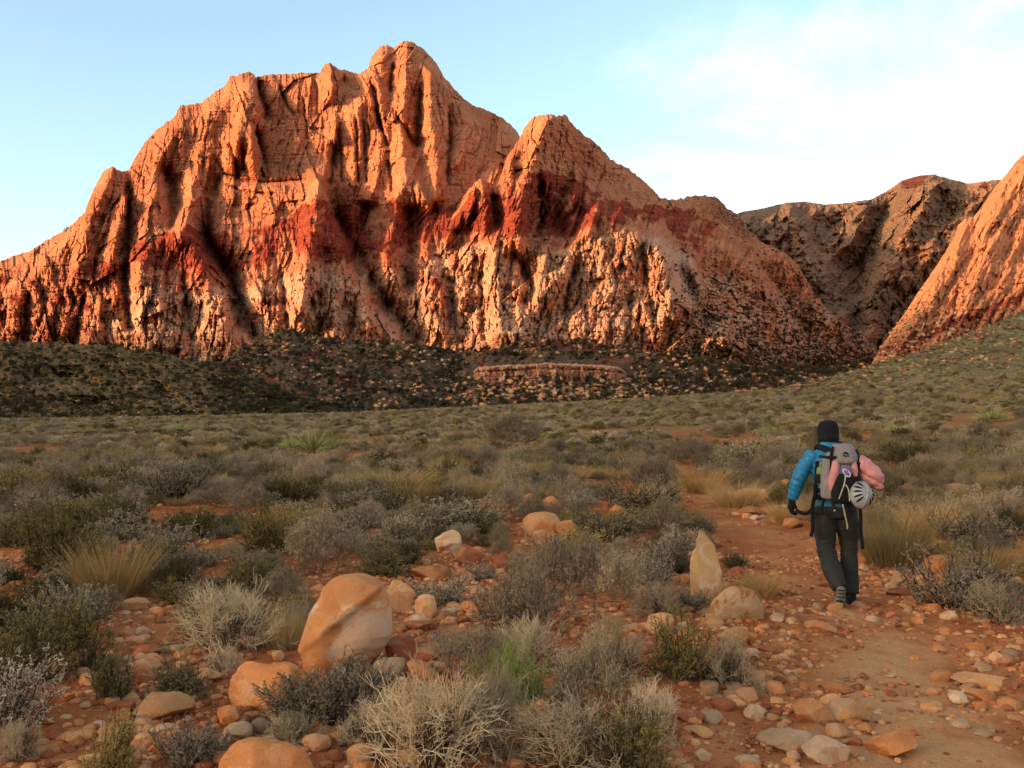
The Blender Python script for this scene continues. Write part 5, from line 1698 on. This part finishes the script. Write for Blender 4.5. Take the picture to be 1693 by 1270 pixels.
p, q = pick(GRN, 1500, 6, lambda U, V: 0.1 + np.clip(0.2 + fbm(U / 50, V / 8, 3, 909), 0, 1) * (1 + 2.0 * (V < 600)))
scatter("slope_stones", "pale stones strewn over the right slope", "stones", sized(p, q, 0.6, 3.4, 0.6, 3), tal_stones)
p, q = pick(SL4, 1600, 11, lambda U, V: sstep(470, 570, V))
scatter("slope_rubble", "broken blocks at the foot of the orange right-hand slope", "boulders", sized(p, q, 1.0, 7.0, 0.75, 3), tal_stones)
for M, nm, lab, n, lo, hi, wf, sd in ((MAIN, "mountain_trees", "dark trees on ledges and in gullies of the main mountain", 1300, 4, 13, lambda U, V: (0.12 + sstep(390, 560, V)) * (0.2 + np.clip(fbm(U / 30, V / 30, 3, 910), 0, 1)), 7),
                                     (PEAK2, "peak_trees", "dark trees dotted over the lower peak's right flank", 4200, 4, 12, lambda U, V: (0.06 + sstep(380, 560, V) * (0.4 + sstep(1050, 1200, U))) * (0.2 + np.clip(fbm(U / 30, V / 30, 3, 911), 0, 1)), 8),
                                     (SL4, "orange_slope_trees", "dark bushes on the orange right-hand slope", 700, 2, 6, lambda U, V: 0.06 + sstep(400, 560, V), 9)):
    p, q = pick(M, n, sd, wf)
    scatter(nm, lab, "trees", sized(p, q, lo, hi, 0.8, 2.5), FAR['J'])
# ---------------------------------------------------------------- the hiker, walking away along the trail
def cloth_mat(name, c1, c2=None, rough=0.75, scale=40.0, bump=0.004, spec=0.2):
    m, s = new_mat(name)
    t = s.n('ShaderNodeTexCoord').outputs['Object']
    n = s.noise(t, scale, 4, 0.6)
    big = s.noise(t, 9.0, 3, 0.6)
    c = s.mix(s.ss(big, 0.35, 0.65), c1, c2 or tuple(v * 0.75 for v in c1))
    finish(s, c, rough, s.m('ADD', n, s.m('MULTIPLY', big, 2.0)), bump, 0.6, spec)
    return m


m_blue = cloth_mat("blue_down", (0.012, 0.175, 0.33), (0.010, 0.135, 0.27), 0.5, 30, 0.006, 0.35)
m_trous = cloth_mat("dark_olive_cloth", (0.030, 0.028, 0.022), (0.020, 0.020, 0.017), 0.85, 22, 0.012)
m_black = cloth_mat("black_fabric", (0.009, 0.009, 0.010), None, 0.85)
m_grey = cloth_mat("taupe_nylon", (0.235, 0.195, 0.175), (0.19, 0.16, 0.145), 0.7, 18, 0.008)
m_pink = cloth_mat("pink_shell", (0.60, 0.245, 0.225), (0.50, 0.19, 0.175), 0.6, 14, 0.012)
m_skin = cloth_mat("skin", (0.42, 0.24, 0.17), (0.38, 0.21, 0.15), 0.55, 60, 0.001, 0.35)
m_helm = cloth_mat("helmet_shell", (0.30, 0.285, 0.265), (0.25, 0.24, 0.225), 0.35, 30, 0.0006, 0.45)
m_cord = cloth_mat("cream_cord", (0.50, 0.45, 0.30), None, 0.8)
m_green = cloth_mat("green_bottle", (0.16, 0.23, 0.05), None, 0.4, 30, 0.001, 0.4)
m_sole = cloth_mat("tan_rubber", (0.20, 0.165, 0.125), (0.15, 0.125, 0.10), 0.8)
m_metal = cloth_mat("purple_metal", (0.16, 0.12, 0.45), None, 0.3, 30, 0.0005, 0.6)
m_white = cloth_mat("white_metal", (0.75, 0.74, 0.72), None, 0.3, 30, 0.0005, 0.6)


def catmull(P, n):
    P = np.asarray(P, float)
    Q = np.vstack([2 * P[0] - P[1], P, 2 * P[-1] - P[-2]])
    out = []
    for i in range(len(P) - 1):
        p0, p1, p2, p3 = Q[i:i + 4]
        for t in np.linspace(0, 1, n, endpoint=False):
            out.append(0.5 * ((2 * p1) + (p2 - p0) * t + (2 * p0 - 5 * p1 + 4 * p2 - p3) * t * t + (3 * p1 - p0 - 3 * p2 + p3) * t ** 3))
    out.append(P[-1])
    return np.array(out)


def close_loft(rings):
    """rings: (n, k, 3) -> closed tube"""
    n, k, _ = rings.shape
    V = rings.reshape(-1, 3)
    i = np.arange(n * k).reshape(n, k)
    Fq = np.stack([i[:-1], np.roll(i[:-1], -1, 1), np.roll(i[1:], -1, 1), i[1:]], -1).reshape(-1, 4)
    c0 = len(V)
    V = np.vstack([V, rings[0].mean(0), rings[-1].mean(0)])
    t = np.concatenate([np.stack([np.roll(i[0], -1), i[0], np.full(k, c0)], 1), np.stack([i[-1], np.roll(i[-1], -1), np.full(k, c0 + 1)], 1)])
    return V, Fq, t


def limb(spec, n=6, k=16, puff=0.0, per=0.05):
    """spec rows: x, y, z, radius -> round tapering tube; puff = depth of quilting ridges every `per` metres"""
    S = catmull(spec, n)
    P = S[:, :3]; r = S[:, 3]
    if puff:
        S = catmull(spec, n * 6); P = S[:, :3]; r = S[:, 3]
        ln = np.concatenate([[0], np.cumsum(np.linalg.norm(np.diff(P, axis=0), axis=1))])
        r = r * (1 - puff + puff * np.abs(np.sin(np.pi * ln / per)) ** 0.7)
    T = unit(np.gradient(P, axis=0))
    ref = np.array([0, 1.0, 0.15])
    e1 = unit(np.cross(T, ref)); e2 = np.cross(T, e1)
    a = np.arange(k) * 2 * np.pi / k
    rings = P[:, None] + (e1[:, None] * np.cos(a)[None, :, None] + e2[:, None] * np.sin(a)[None, :, None]) * r[:, None, None]
    return close_loft(rings)


def stack(spec, n=6, k=28, puff=0.0, per=0.05, ex=0.85):
    """spec rows: z, x, y, rx, ry -> stacked rounded rings (a trunk)"""
    S = catmull(spec, n * (5 if puff else 1))
    z = S[:, 0]
    q = 1.0
    if puff:
        q = (1 - puff + puff * np.abs(np.sin(np.pi * z / per)) ** 0.7)
    a = np.arange(k) * 2 * np.pi / k
    ca, sa = np.cos(a), np.sin(a)
    cx_ = np.sign(ca) * np.abs(ca) ** ex; sy_ = np.sign(sa) * np.abs(sa) ** ex
    X = S[:, 1:2] + (S[:, 3] * q)[:, None] * cx_; Y = S[:, 2:3] + (S[:, 4] * q)[:, None] * sy_
    return close_loft(np.stack([X, Y, np.broadcast_to(z[:, None], X.shape)], -1))


def solid(name, lofts, mat, parent, voxel=0.008, smooth_it=4, fold=None):
    """union of closed lofts as one continuous skin"""
    Vs, Qs, Ts, off = [], [], [], 0
    for V, Fq, t in lofts:
        Vs.append(V); Qs.append(Fq + off); Ts.append(t + off); off += len(V)
    me = np_mesh(name, np.concatenate(Vs), [np.concatenate(Qs), np.concatenate(Ts)], True, [mat])
    tmp = bpy.data.objects.new(name + "_build", me)
    COL.objects.link(tmp)
    if voxel:
        rm = tmp.modifiers.new("r", 'REMESH'); rm.mode = 'VOXEL'; rm.voxel_size = voxel
    if smooth_it:
        sm = tmp.modifiers.new("s", 'SMOOTH'); sm.factor = 0.5; sm.iterations = smooth_it
    dg = bpy.context.evaluated_depsgraph_get()
    out = bpy.data.meshes.new_from_object(tmp.evaluated_get(dg))
    bpy.data.objects.remove(tmp)
    if fold is not None:
        co = np.zeros(len(out.vertices) * 3, np.float32); out.vertices.foreach_get("co", co); co = co.reshape(-1, 3).astype(float)
        no = np.zeros(len(out.vertices) * 3, np.float32); out.vertices.foreach_get("normal", no); no = no.reshape(-1, 3)
        co = co + no * fold(co)[:, None]
        out.vertices.foreach_set("co", co.astype(np.float32).ravel()); out.update()
    if not len(out.materials): out.materials.append(mat)
    out.polygons.foreach_set("use_smooth", np.full(len(out.polygons), True))
    return link(bpy.data.objects.new(name, out), parent)


HX, HY = HIK.x, HIK.y
HZ = float(gz(HX, HY))
person = link(bpy.data.objects.new("person", None))
person.location = (HX, HY, HZ)
person.rotation_euler = (0, 0, -math.atan2(HX, HY) * 0.9)
tag(person, "hiker seen from behind in blue puffy jacket, black beanie and dark trousers", "person")

# body (head, neck, trunk, limbs) in one skin
hx, hy = -0.06, 0.06
head = stack([(1.44, hx, 0.03, 0.052, 0.055), (1.49, hx, 0.045, 0.058, 0.066), (1.535, hx, hy + 0.01, 0.066, 0.085), (1.59, hx, hy, 0.074, 0.096), (1.64, hx, hy, 0.072, 0.092), (1.675, hx, hy, 0.045, 0.06), (1.682, hx, hy, 0.01, 0.012)], 5, 24, ex=1.0)
nose = limb([(hx, hy + 0.085, 1.60, 0.008), (hx, hy + 0.106, 1.572, 0.013), (hx, hy + 0.092, 1.562, 0.011)], 4, 10)
mouth = limb([(hx - 0.026, hy + 0.076, 1.534, 0.006), (hx, hy + 0.088, 1.535, 0.008), (hx + 0.026, hy + 0.076, 1.534, 0.006)], 4, 8)
ears = [limb([(hx + s_ * 0.076, hy, 1.615, 0.009), (hx + s_ * 0.084, hy - 0.012, 1.59, 0.013), (hx + s_ * 0.076, hy - 0.004, 1.56, 0.008)], 4, 10) for s_ in (-1, 1)]
trunk = stack([(0.88, 0.0, 0.0, 0.13, 0.09), (1.0, -0.02, 0.0, 0.12, 0.085), (1.2, -0.045, 0.01, 0.14, 0.095), (1.36, -0.055, 0.02, 0.15, 0.085), (1.44, -0.058, 0.03, 0.07, 0.06), (1.48, hx, 0.04, 0.05, 0.05)])
LARM = [(-0.185, 0.0, 1.395), (-0.275, -0.02, 1.27), (-0.335, -0.03, 1.15), (-0.365, -0.01, 1.06), (-0.39, 0.015, 0.965)]
RARM = [(0.075, 0.0, 1.395), (0.155, 0.0, 1.28), (0.20, 0.04, 1.16), (0.16, 0.16, 1.10), (0.11, 0.25, 1.08)]
LLEG = [(-0.085, 0.0, 0.90), (-0.10, 0.03, 0.70), (-0.092, 0.03, 0.49), (-0.045, -0.11, 0.32), (0.015, -0.215, 0.17)]
RLEG = [(0.085, 0.0, 0.90), (0.105, 0.09, 0.70), (0.112, 0.13, 0.49), (0.112, 0.09, 0.28), (0.115, 0.04, 0.09)]


def rows(P, rad):
    return [(*p, r) for p, r in zip(P, rad)]


body = solid("body", [head, nose, mouth, *ears, trunk, limb(rows(LARM, (0.052, 0.046, 0.040, 0.036, 0.028))), limb(rows(RARM, (0.052, 0.046, 0.040, 0.036, 0.028))),
                      limb(rows(LLEG, (0.085, 0.078, 0.056, 0.052, 0.036))), limb(rows(RLEG, (0.085, 0.078, 0.056, 0.052, 0.036)))], m_skin, person, 0.009, 3)

# down jacket: quilted in rings
solid("jacket", [stack([(0.885, -0.005, 0.0, 0.158, 0.118), (0.93, -0.01, 0.0, 0.166, 0.125), (1.02, -0.025, 0.0, 0.160, 0.122), (1.2, -0.045, 0.01, 0.178, 0.128), (1.34, -0.055, 0.015, 0.182, 0.118), (1.415, -0.058, 0.025, 0.135, 0.098), (1.46, -0.06, 0.035, 0.082, 0.086),
                       (1.515, hx, 0.045, 0.080, 0.088), (1.535, hx, 0.05, 0.076, 0.084)], 6, 32, 0.055, 0.052),
                 limb(rows(LARM, (0.082, 0.076, 0.071, 0.064, 0.050)), 5, 20, 0.13, 0.050), limb(rows(RARM, (0.082, 0.076, 0.071, 0.064, 0.050)), 5, 20, 0.13, 0.050)], m_blue, person, 0.0075, 1)


def folds(P):
    # creases behind the knees, at the seat and down the calves
    kn = np.exp(-((P[:, 2] - 0.47) / 0.10) ** 2)
    return 0.010 * fbm(P[:, 0] * 9, P[:, 2] * 14 + P[:, 1] * 8, 3, 921) + 0.012 * kn * fbm(P[:, 0] * 6, P[:, 2] * 30, 2, 922)


tr = solid("trousers", [stack([(0.80, 0.0, 0.0, 0.13, 0.10), (0.86, 0.0, 0.0, 0.172, 0.125), (0.93, 0.0, 0.0, 0.168, 0.122), (0.97, -0.01, 0.0, 0.155, 0.115)], 5, 28),
                        limb(rows(LLEG, (0.098, 0.104, 0.086, 0.088, 0.066)), 6, 20), limb(rows(RLEG, (0.098, 0.102, 0.082, 0.084, 0.078)), 6, 20)], m_trous, person, 0.009, 3, folds)
solid("pocket_stud", [stack([(0.868, -0.02, -0.132, 0.007, 0.004), (0.882, -0.02, -0.133, 0.007, 0.004)], 3, 10)], m_white, tr, 0, 0)

cap = stack([(1.505, hx, hy - 0.012, 0.088, 0.100), (1.535, hx, hy - 0.01, 0.098, 0.112), (1.555, hx, hy - 0.008, 0.097, 0.112), (1.575, hx, hy - 0.006, 0.093, 0.108), (1.625, hx, hy, 0.094, 0.107), (1.668, hx, hy, 0.086, 0.098), (1.698, hx, hy - 0.004, 0.062, 0.072), (1.712, hx, hy - 0.004, 0.012, 0.014)], 6, 32, ex=1.0)
solid("beanie", [cap], m_black, person, 0.006, 2, lambda P: 0.0018 * np.sin(np.arctan2(P[:, 1] - hy, P[:, 0] - hx) * 40) + 0.003 * fbm(P[:, 0] * 20, P[:, 2] * 20, 2, 923))


def glove(wrist, down, fwd, inward, flip):
    """palm, four fingers of unequal length, bent, and a thumb leaving the side of the palm"""
    w_ = np.array(wrist); d_ = unit(np.array(down, float)); f_ = unit(np.array(fwd, float)); i_ = unit(np.array(inward, float))
    L = [limb([(*(w_ + d_ * -0.01), 0.032), (*(w_ + d_ * 0.03), 0.036), (*(w_ + d_ * 0.075), 0.034), (*(w_ + d_ * 0.092), 0.020)], 5, 16)]
    for j, (o_, ln) in enumerate(((0.032, 0.066), (0.011, 0.076), (-0.011, 0.070), (-0.031, 0.055))):
        b = w_ + d_ * 0.078 + f_ * o_
        k1 = b + d_ * ln * 0.45 + i_ * 0.008
        k2 = k1 + d_ * ln * 0.22 + i_ * ln * 0.34
        k3 = k2 - d_ * ln * 0.08 + i_ * ln * 0.30
        L.append(limb([(*b, 0.0125), (*k1, 0.012), (*k2, 0.011), (*k3, 0.0085)], 4, 10))
    b = w_ + d_ * 0.030 + f_ * 0.030
    L.append(limb([(*b, 0.014), (*(b + f_ * 0.026 + d_ * 0.022 + i_ * 0.012), 0.0135), (*(b + f_ * 0.030 + d_ * 0.052 + i_ * 0.030), 0.010)], 4, 10))
    return L


solid("glove", glove((-0.397, 0.02, 0.945), (-0.10, 0.12, -1), (0.35, 1, 0.1), (1, -0.25, -0.1), 1), m_black, person, 0.005, 1)
solid("glove", glove((0.105, 0.262, 1.078), (-0.5, 0.8, -0.1), (0.1, 0.25, 1), (-0.8, -0.5, 0), 1), m_black, person, 0.005, 1)


def boot(ankle, heel, ball, toe, mats, rolled):
    A_, H_, B_, T_ = map(np.array, (ankle, heel, ball, toe))
    up = unit(A_ - (H_ + 0.25 * (B_ - H_)))
    sh = solid("boot", [limb([(*(A_ + up * 0.04), 0.052), (*A_, 0.050), (*(H_ * 0.7 + B_ * 0.3 + up * 0.045), 0.050), (*(H_ * 0.8 + B_ * 0.2 + up * 0.03), 0.040)], 5, 16),
                        limb([(*(H_ + up * 0.038), 0.036), (*(H_ * 0.5 + B_ * 0.5 + up * 0.042), 0.044), (*(B_ + up * 0.034), 0.047), (*(T_ + up * 0.028), 0.032)], 6, 16)], mats[0], person, 0.007, 2)
    ax_ = unit(B_ - H_); sd = unit(np.cross(ax_, up))
    ring = []
    ts = np.linspace(0, 1, 14)
    pts = catmull([H_, H_ * 0.5 + B_ * 0.5, B_, T_], 5)
    wid = np.interp(np.linspace(0, 1, len(pts)), (0, 0.08, 0.3, 0.65, 0.9, 1), (0.018, 0.036, 0.036, 0.050, 0.040, 0.015))
    rr = []
    for p_, w_ in zip(pts, wid):
        rr.append([p_ - sd * w_ - up * 0.006, p_ + sd * w_ - up * 0.006, p_ + sd * (w_ + 0.003) + up * 0.016, p_ - sd * (w_ + 0.003) + up * 0.016])
    solid("sole", [close_loft(np.array(rr))], mats[1], sh, 0, 0)
    # tread blocks across the sole
    for j in range(2, len(pts) - 2, 2):
        p_, w_ = pts[j], wid[j] * 0.85
        q = np.array([[p_ - sd * w_ - up * 0.012 - ax_ * 0.006, p_ + sd * w_ - up * 0.012 - ax_ * 0.006, p_ + sd * w_ - up * 0.003 - ax_ * 0.006, p_ - sd * w_ - up * 0.003 - ax_ * 0.006],
                      [p_ - sd * w_ - up * 0.012 + ax_ * 0.006, p_ + sd * w_ - up * 0.012 + ax_ * 0.006, p_ + sd * w_ - up * 0.003 + ax_ * 0.006, p_ - sd * w_ - up * 0.003 + ax_ * 0.006]])
        solid("tread", [close_loft(q)], m_trous, sh, 0, 0)


boot((0.018, -0.225, 0.165), (0.025, -0.30, 0.205), (0.010, -0.262, 0.045), (0.008, -0.205, 0.012), (m_trous, m_sole), True)
boot((0.115, 0.045, 0.10), (0.115, -0.03, 0.012), (0.118, 0.135, 0.012), (0.120, 0.215, 0.018), (m_black, m_black), False)

# ---------------------------------------------------------------- backpack and what hangs from it
M_P = Matrix.Translation(person.location) @ person.rotation_euler.to_matrix().to_4x4()


def carried(name, label, cat):
    o = link(bpy.data.objects.new(name, None))
    o.matrix_world = M_P
    return tag(o, label, cat)


pack = carried("backpack", "taupe and black climbing backpack on the hiker's back", "backpack")
pb = solid("pack_body", [stack([(0.99, 0.015, -0.215, 0.135, 0.085), (1.02, 0.015, -0.22, 0.155, 0.10), (1.2, 0.02, -0.225, 0.165, 0.105), (1.36, 0.03, -0.215, 0.145, 0.10), (1.42, 0.035, -0.21, 0.11, 0.085)], 6, 28, ex=0.7)], m_grey, pack, 0.008, 2,
           lambda P: 0.006 * fbm(P[:, 0] * 10, P[:, 2] * 10, 3, 931))
solid("lid", [stack([(1.315, 0.075, -0.275, 0.095, 0.075), (1.34, 0.075, -0.275, 0.108, 0.085), (1.40, 0.07, -0.255, 0.112, 0.092), (1.455, 0.06, -0.22, 0.102, 0.095), (1.488, 0.05, -0.19, 0.075, 0.075), (1.497, 0.05, -0.18, 0.02, 0.02)], 6, 28, ex=0.8)], m_grey, pack, 0.007, 2,
      lambda P: 0.004 * fbm(P[:, 0] * 12, P[:, 2] * 12, 3, 932))
solid("lid_emblem", [limb([(0.055, -0.352, 1.405, 0.006), (0.075, -0.356, 1.418, 0.008), (0.10, -0.352, 1.402, 0.006)], 4, 8), limb([(0.05, -0.357, 1.392, 0.004), (0.075, -0.361, 1.385, 0.005), (0.105, -0.356, 1.388, 0.004)], 4, 8)], m_black, pack, 0, 0)
solid("front_pocket", [stack([(0.955, 0.05, -0.28, 0.09, 0.055), (0.985, 0.05, -0.29, 0.105, 0.075), (1.10, 0.055, -0.30, 0.110, 0.075), (1.20, 0.06, -0.30, 0.095, 0.06), (1.225, 0.06, -0.29, 0.07, 0.04)], 6, 24, ex=0.75)], m_black, pack, 0.008, 2)
solid("side_pocket", [stack([(1.13, -0.125, -0.20, 0.06, 0.07), (1.15, -0.128, -0.20, 0.066, 0.076), (1.205, -0.128, -0.20, 0.066, 0.076), (1.215, -0.128, -0.20, 0.060, 0.07)], 4, 20)], m_black, pack, 0.008, 1)


def ribbon(name, pts, wdt, th, mat, parent, k=8):
    P = catmull(pts, k)
    T = unit(np.gradient(P, axis=0))
    side_ = unit(np.cross(T, np.array([0.15, -1.0, 0.1]))); nr = np.cross(side_, T)
    rr = np.stack([P - side_ * wdt / 2 - nr * th / 2, P + side_ * wdt / 2 - nr * th / 2, P + side_ * wdt / 2 + nr * th / 2, P - side_ * wdt / 2 + nr * th / 2], 1)
    return solid(name, [close_loft(rr)], mat, parent, 0, 0)


ribbon("shoulder_strap", [(-0.03, -0.14, 1.42), (-0.13, -0.06, 1.455), (-0.165, 0.06, 1.44), (-0.15, 0.155, 1.36), (-0.17, 0.14, 1.2), (-0.18, 0.0, 1.1), (-0.14, -0.14, 1.05)], 0.055, 0.014, m_black, pack)
ribbon("shoulder_strap", [(0.03, -0.13, 1.42), (0.04, -0.04, 1.485), (0.05, 0.07, 1.46), (0.05, 0.155, 1.36), (0.07, 0.15, 1.2), (0.10, 0.05, 1.1), (0.13, -0.12, 1.05)], 0.055, 0.014, m_black, pack)
ribbon("compression_strap", [(-0.145, -0.17, 1.375), (-0.08, -0.30, 1.372), (0.0, -0.335, 1.37), (0.04, -0.345, 1.37)], 0.026, 0.012, m_black, pack)
ribbon("compression_strap", [(-0.03, -0.32, 1.47), (-0.045, -0.325, 1.40), (-0.05, -0.325, 1.28), (-0.055, -0.325, 1.20)], 0.024, 0.012, m_black, pack)
ribbon("compression_strap", [(0.165, -0.28, 1.44), (0.185, -0.30, 1.36), (0.175, -0.33, 1.25), (0.16, -0.335, 1.16)], 0.032, 0.014, m_black, pack)
ribbon("hip_belt", [(0.17, -0.14, 1.0), (0.19, 0.0, 0.985), (0.08, 0.15, 0.97), (-0.10, 0.15, 0.97), (-0.195, 0.0, 0.985), (-0.14, -0.15, 1.0)], 0.05, 0.016, m_black, pack)
ribbon("side_strap", [(-0.165, -0.16, 1.33), (-0.18, -0.20, 1.15), (-0.19, -0.17, 1.0)], 0.034, 0.02, m_black, pack)
ribbon("hanging_strap", [(-0.175, -0.17, 1.06), (-0.205, -0.15, 0.95), (-0.215, -0.13, 0.82), (-0.215, -0.13, 0.70), (-0.23, -0.13, 0.63)], 0.034, 0.012, m_black, pack)
ribbon("hanging_strap", [(0.19, -0.16, 0.99), (0.205, -0.15, 0.85), (0.205, -0.14, 0.70), (0.22, -0.14, 0.53)], 0.032, 0.010, m_black, pack)
ribbon("hanging_strap", [(-0.10, -0.155, 1.0), (-0.125, -0.165, 0.92), (-0.128, -0.165, 0.84)], 0.024, 0.008, m_black, pack)
ribbon("pulled_strap", [(-0.365, 0.02, 0.855), (-0.31, -0.02, 0.835), (-0.25, -0.07, 0.845), (-0.20, -0.13, 0.90)], 0.036, 0.014, m_black, pack)
solid("cord", [limb([(0.07, -0.375, 1.21, 0.006), (0.06, -0.385, 1.14, 0.006), (0.03, -0.38, 1.05, 0.006), (0.012, -0.37, 1.0, 0.006)], 6, 8), limb([(0.07, -0.385, 1.13, 0.006), (0.095, -0.385, 1.08, 0.006), (0.105, -0.37, 0.98, 0.006)], 6, 8)], m_cord, pack, 0, 0)
solid("cord", [limb([(0.045, -0.34, 0.95, 0.0065), (0.065, -0.30, 0.85, 0.0065), (0.085, -0.25, 0.75, 0.0065), (0.082, -0.235, 0.72, 0.0065)], 6, 8)], m_cord, pack, 0, 0)


def carabiner(cx_, cz_, tilt, mat, parent):
    a = np.linspace(0, 2 * np.pi, 24)
    x_ = 0.021 * np.cos(a); z_ = 0.040 * np.sin(a)
    X = cx_ + x_ * math.cos(tilt) - z_ * math.sin(tilt); Z = cz_ + x_ * math.sin(tilt) + z_ * math.cos(tilt)
    V, Fq, t = limb([(x, -0.385, z, 0.0055) for x, z in zip(X[:-1], Z[:-1])] + [(X[0], -0.385, Z[0], 0.0055)], 2, 8)
    return solid("carabiner", [(V, Fq, t)], mat, parent, 0, 0)


gear = carried("carabiners", "purple and silver carabiners clipped to the backpack's front", "carabiners")
carabiner(0.065, 1.255, 0.35, m_metal, gear); carabiner(0.10, 1.25, -0.45, m_metal, gear); carabiner(0.08, 1.235, 0.75, m_white, gear)

pink = carried("jacket", "pink jacket strapped under the backpack's lid, sleeve bulging right", "jacket")
solid("sleeve", [limb([(0.155, -0.25, 1.375, 0.02), (0.20, -0.25, 1.33, 0.062), (0.265, -0.24, 1.25, 0.085), (0.325, -0.23, 1.185, 0.080), (0.355, -0.22, 1.125, 0.052), (0.345, -0.22, 1.09, 0.03)], 6, 20)], m_pink, pink, 0.008, 2,
      lambda P: 0.014 * fbm(P[:, 0] * 11 + P[:, 2] * 6, P[:, 2] * 7 - P[:, 0] * 5, 3, 941, 0.5, True) - 0.016 * np.exp(-((P[:, 2] - 1.205 + 0.5 * (P[:, 0] - 0.25)) / 0.018) ** 2))
solid("folded_side", [limb([(-0.005, -0.315, 1.335, 0.030), (-0.012, -0.325, 1.26, 0.042), (-0.035, -0.325, 1.17, 0.040), (-0.045, -0.315, 1.09, 0.028), (-0.045, -0.30, 1.06, 0.012)], 6, 16)], m_pink, pink, 0.008, 2, lambda P: 0.008 * fbm(P[:, 0] * 14, P[:, 2] * 8, 3, 942))
solid("folded_side", [limb([(0.145, -0.315, 1.34, 0.022), (0.155, -0.325, 1.26, 0.028), (0.165, -0.315, 1.18, 0.022)], 6, 16)], m_pink, pink, 0.008, 2)

bottle = carried("water_bottle", "green water bottle in the backpack's left side pocket", "bottle")
solid("bottle_body", [stack([(1.12, -0.135, -0.215, 0.036, 0.036), (1.20, -0.135, -0.215, 0.040, 0.040), (1.262, -0.132, -0.215, 0.040, 0.040), (1.285, -0.13, -0.215, 0.024, 0.024)], 5, 20, ex=1.0)], m_green, bottle, 0, 0)
solid("cap", [stack([(1.286, -0.13, -0.215, 0.020, 0.020), (1.315, -0.13, -0.215, 0.019, 0.019), (1.322, -0.13, -0.215, 0.012, 0.012)], 3, 16, ex=1.0)], m_green, bottle, 0, 0)

# climbing helmet: ridged shell, black raised strips painting the shade in its vents
helm = link(bpy.data.objects.new("climbing_helmet", None))
helm.matrix_world = M_P @ Matrix.Translation((0.195, -0.33, 1.035)) @ Euler((R(72), R(14), R(28))).to_matrix().to_4x4()
tag(helm, "pale grey vented climbing helmet hanging from the backpack", "helmet")
a = np.linspace(0, 2 * np.pi, 40, endpoint=False); ph = np.linspace(0, 1, 16)
outer = np.array([[(0.105 * math.cos(t) * math.sin(p * 1.62 + 0.02), 0.128 * math.sin(t) * math.sin(p * 1.62 + 0.02), 0.115 * math.cos(p * 1.62)) for t in a] for p in ph])
inner_ = outer[::-1] * 0.90
sh = np.concatenate([outer, inner_])
V, Fq, t = close_loft(sh)
solid("shell", [(V, Fq, t)], m_helm, helm, 0, 0)


def on_shell(t, p, lift=1.0):
    return (0.105 * math.cos(t) * math.sin(p) * lift, 0.128 * math.sin(t) * math.sin(p) * lift, 0.115 * math.cos(p) * lift)


for s_ in (-1, 1):
    for j in range(5):
        tt0 = (math.pi if s_ < 0 else 0) + s_ * (-0.85 + 0.42 * j)
        pts = [(*on_shell(tt0, pp, 1.0), rr) for pp, rr in ((0.50, 0.004), (0.72, 0.0085), (0.98, 0.0095), (1.2, 0.004))]
        solid("vent", [limb(pts, 4, 8)], m_black, helm, 0, 0)
solid("ridge", [limb([(*on_shell(math.pi / 2, 1.45, 1.0), 0.006), (*on_shell(math.pi / 2, 0.8, 1.01), 0.010), (*on_shell(0, 0.02, 1.01), 0.011), (*on_shell(-math.pi / 2, 0.8, 1.01), 0.010), (*on_shell(-math.pi / 2, 1.45, 1.0), 0.006)], 6, 10)], m_helm, helm, 0, 0)
solid("chin_strap", [limb([(0.095, 0.0, 0.0, 0.006), (0.06, 0.02, -0.07, 0.006), (0.0, 0.03, -0.09, 0.006), (-0.06, 0.02, -0.07, 0.006), (-0.095, 0.0, 0.0, 0.006)], 6, 8)], m_black, helm, 0, 0)
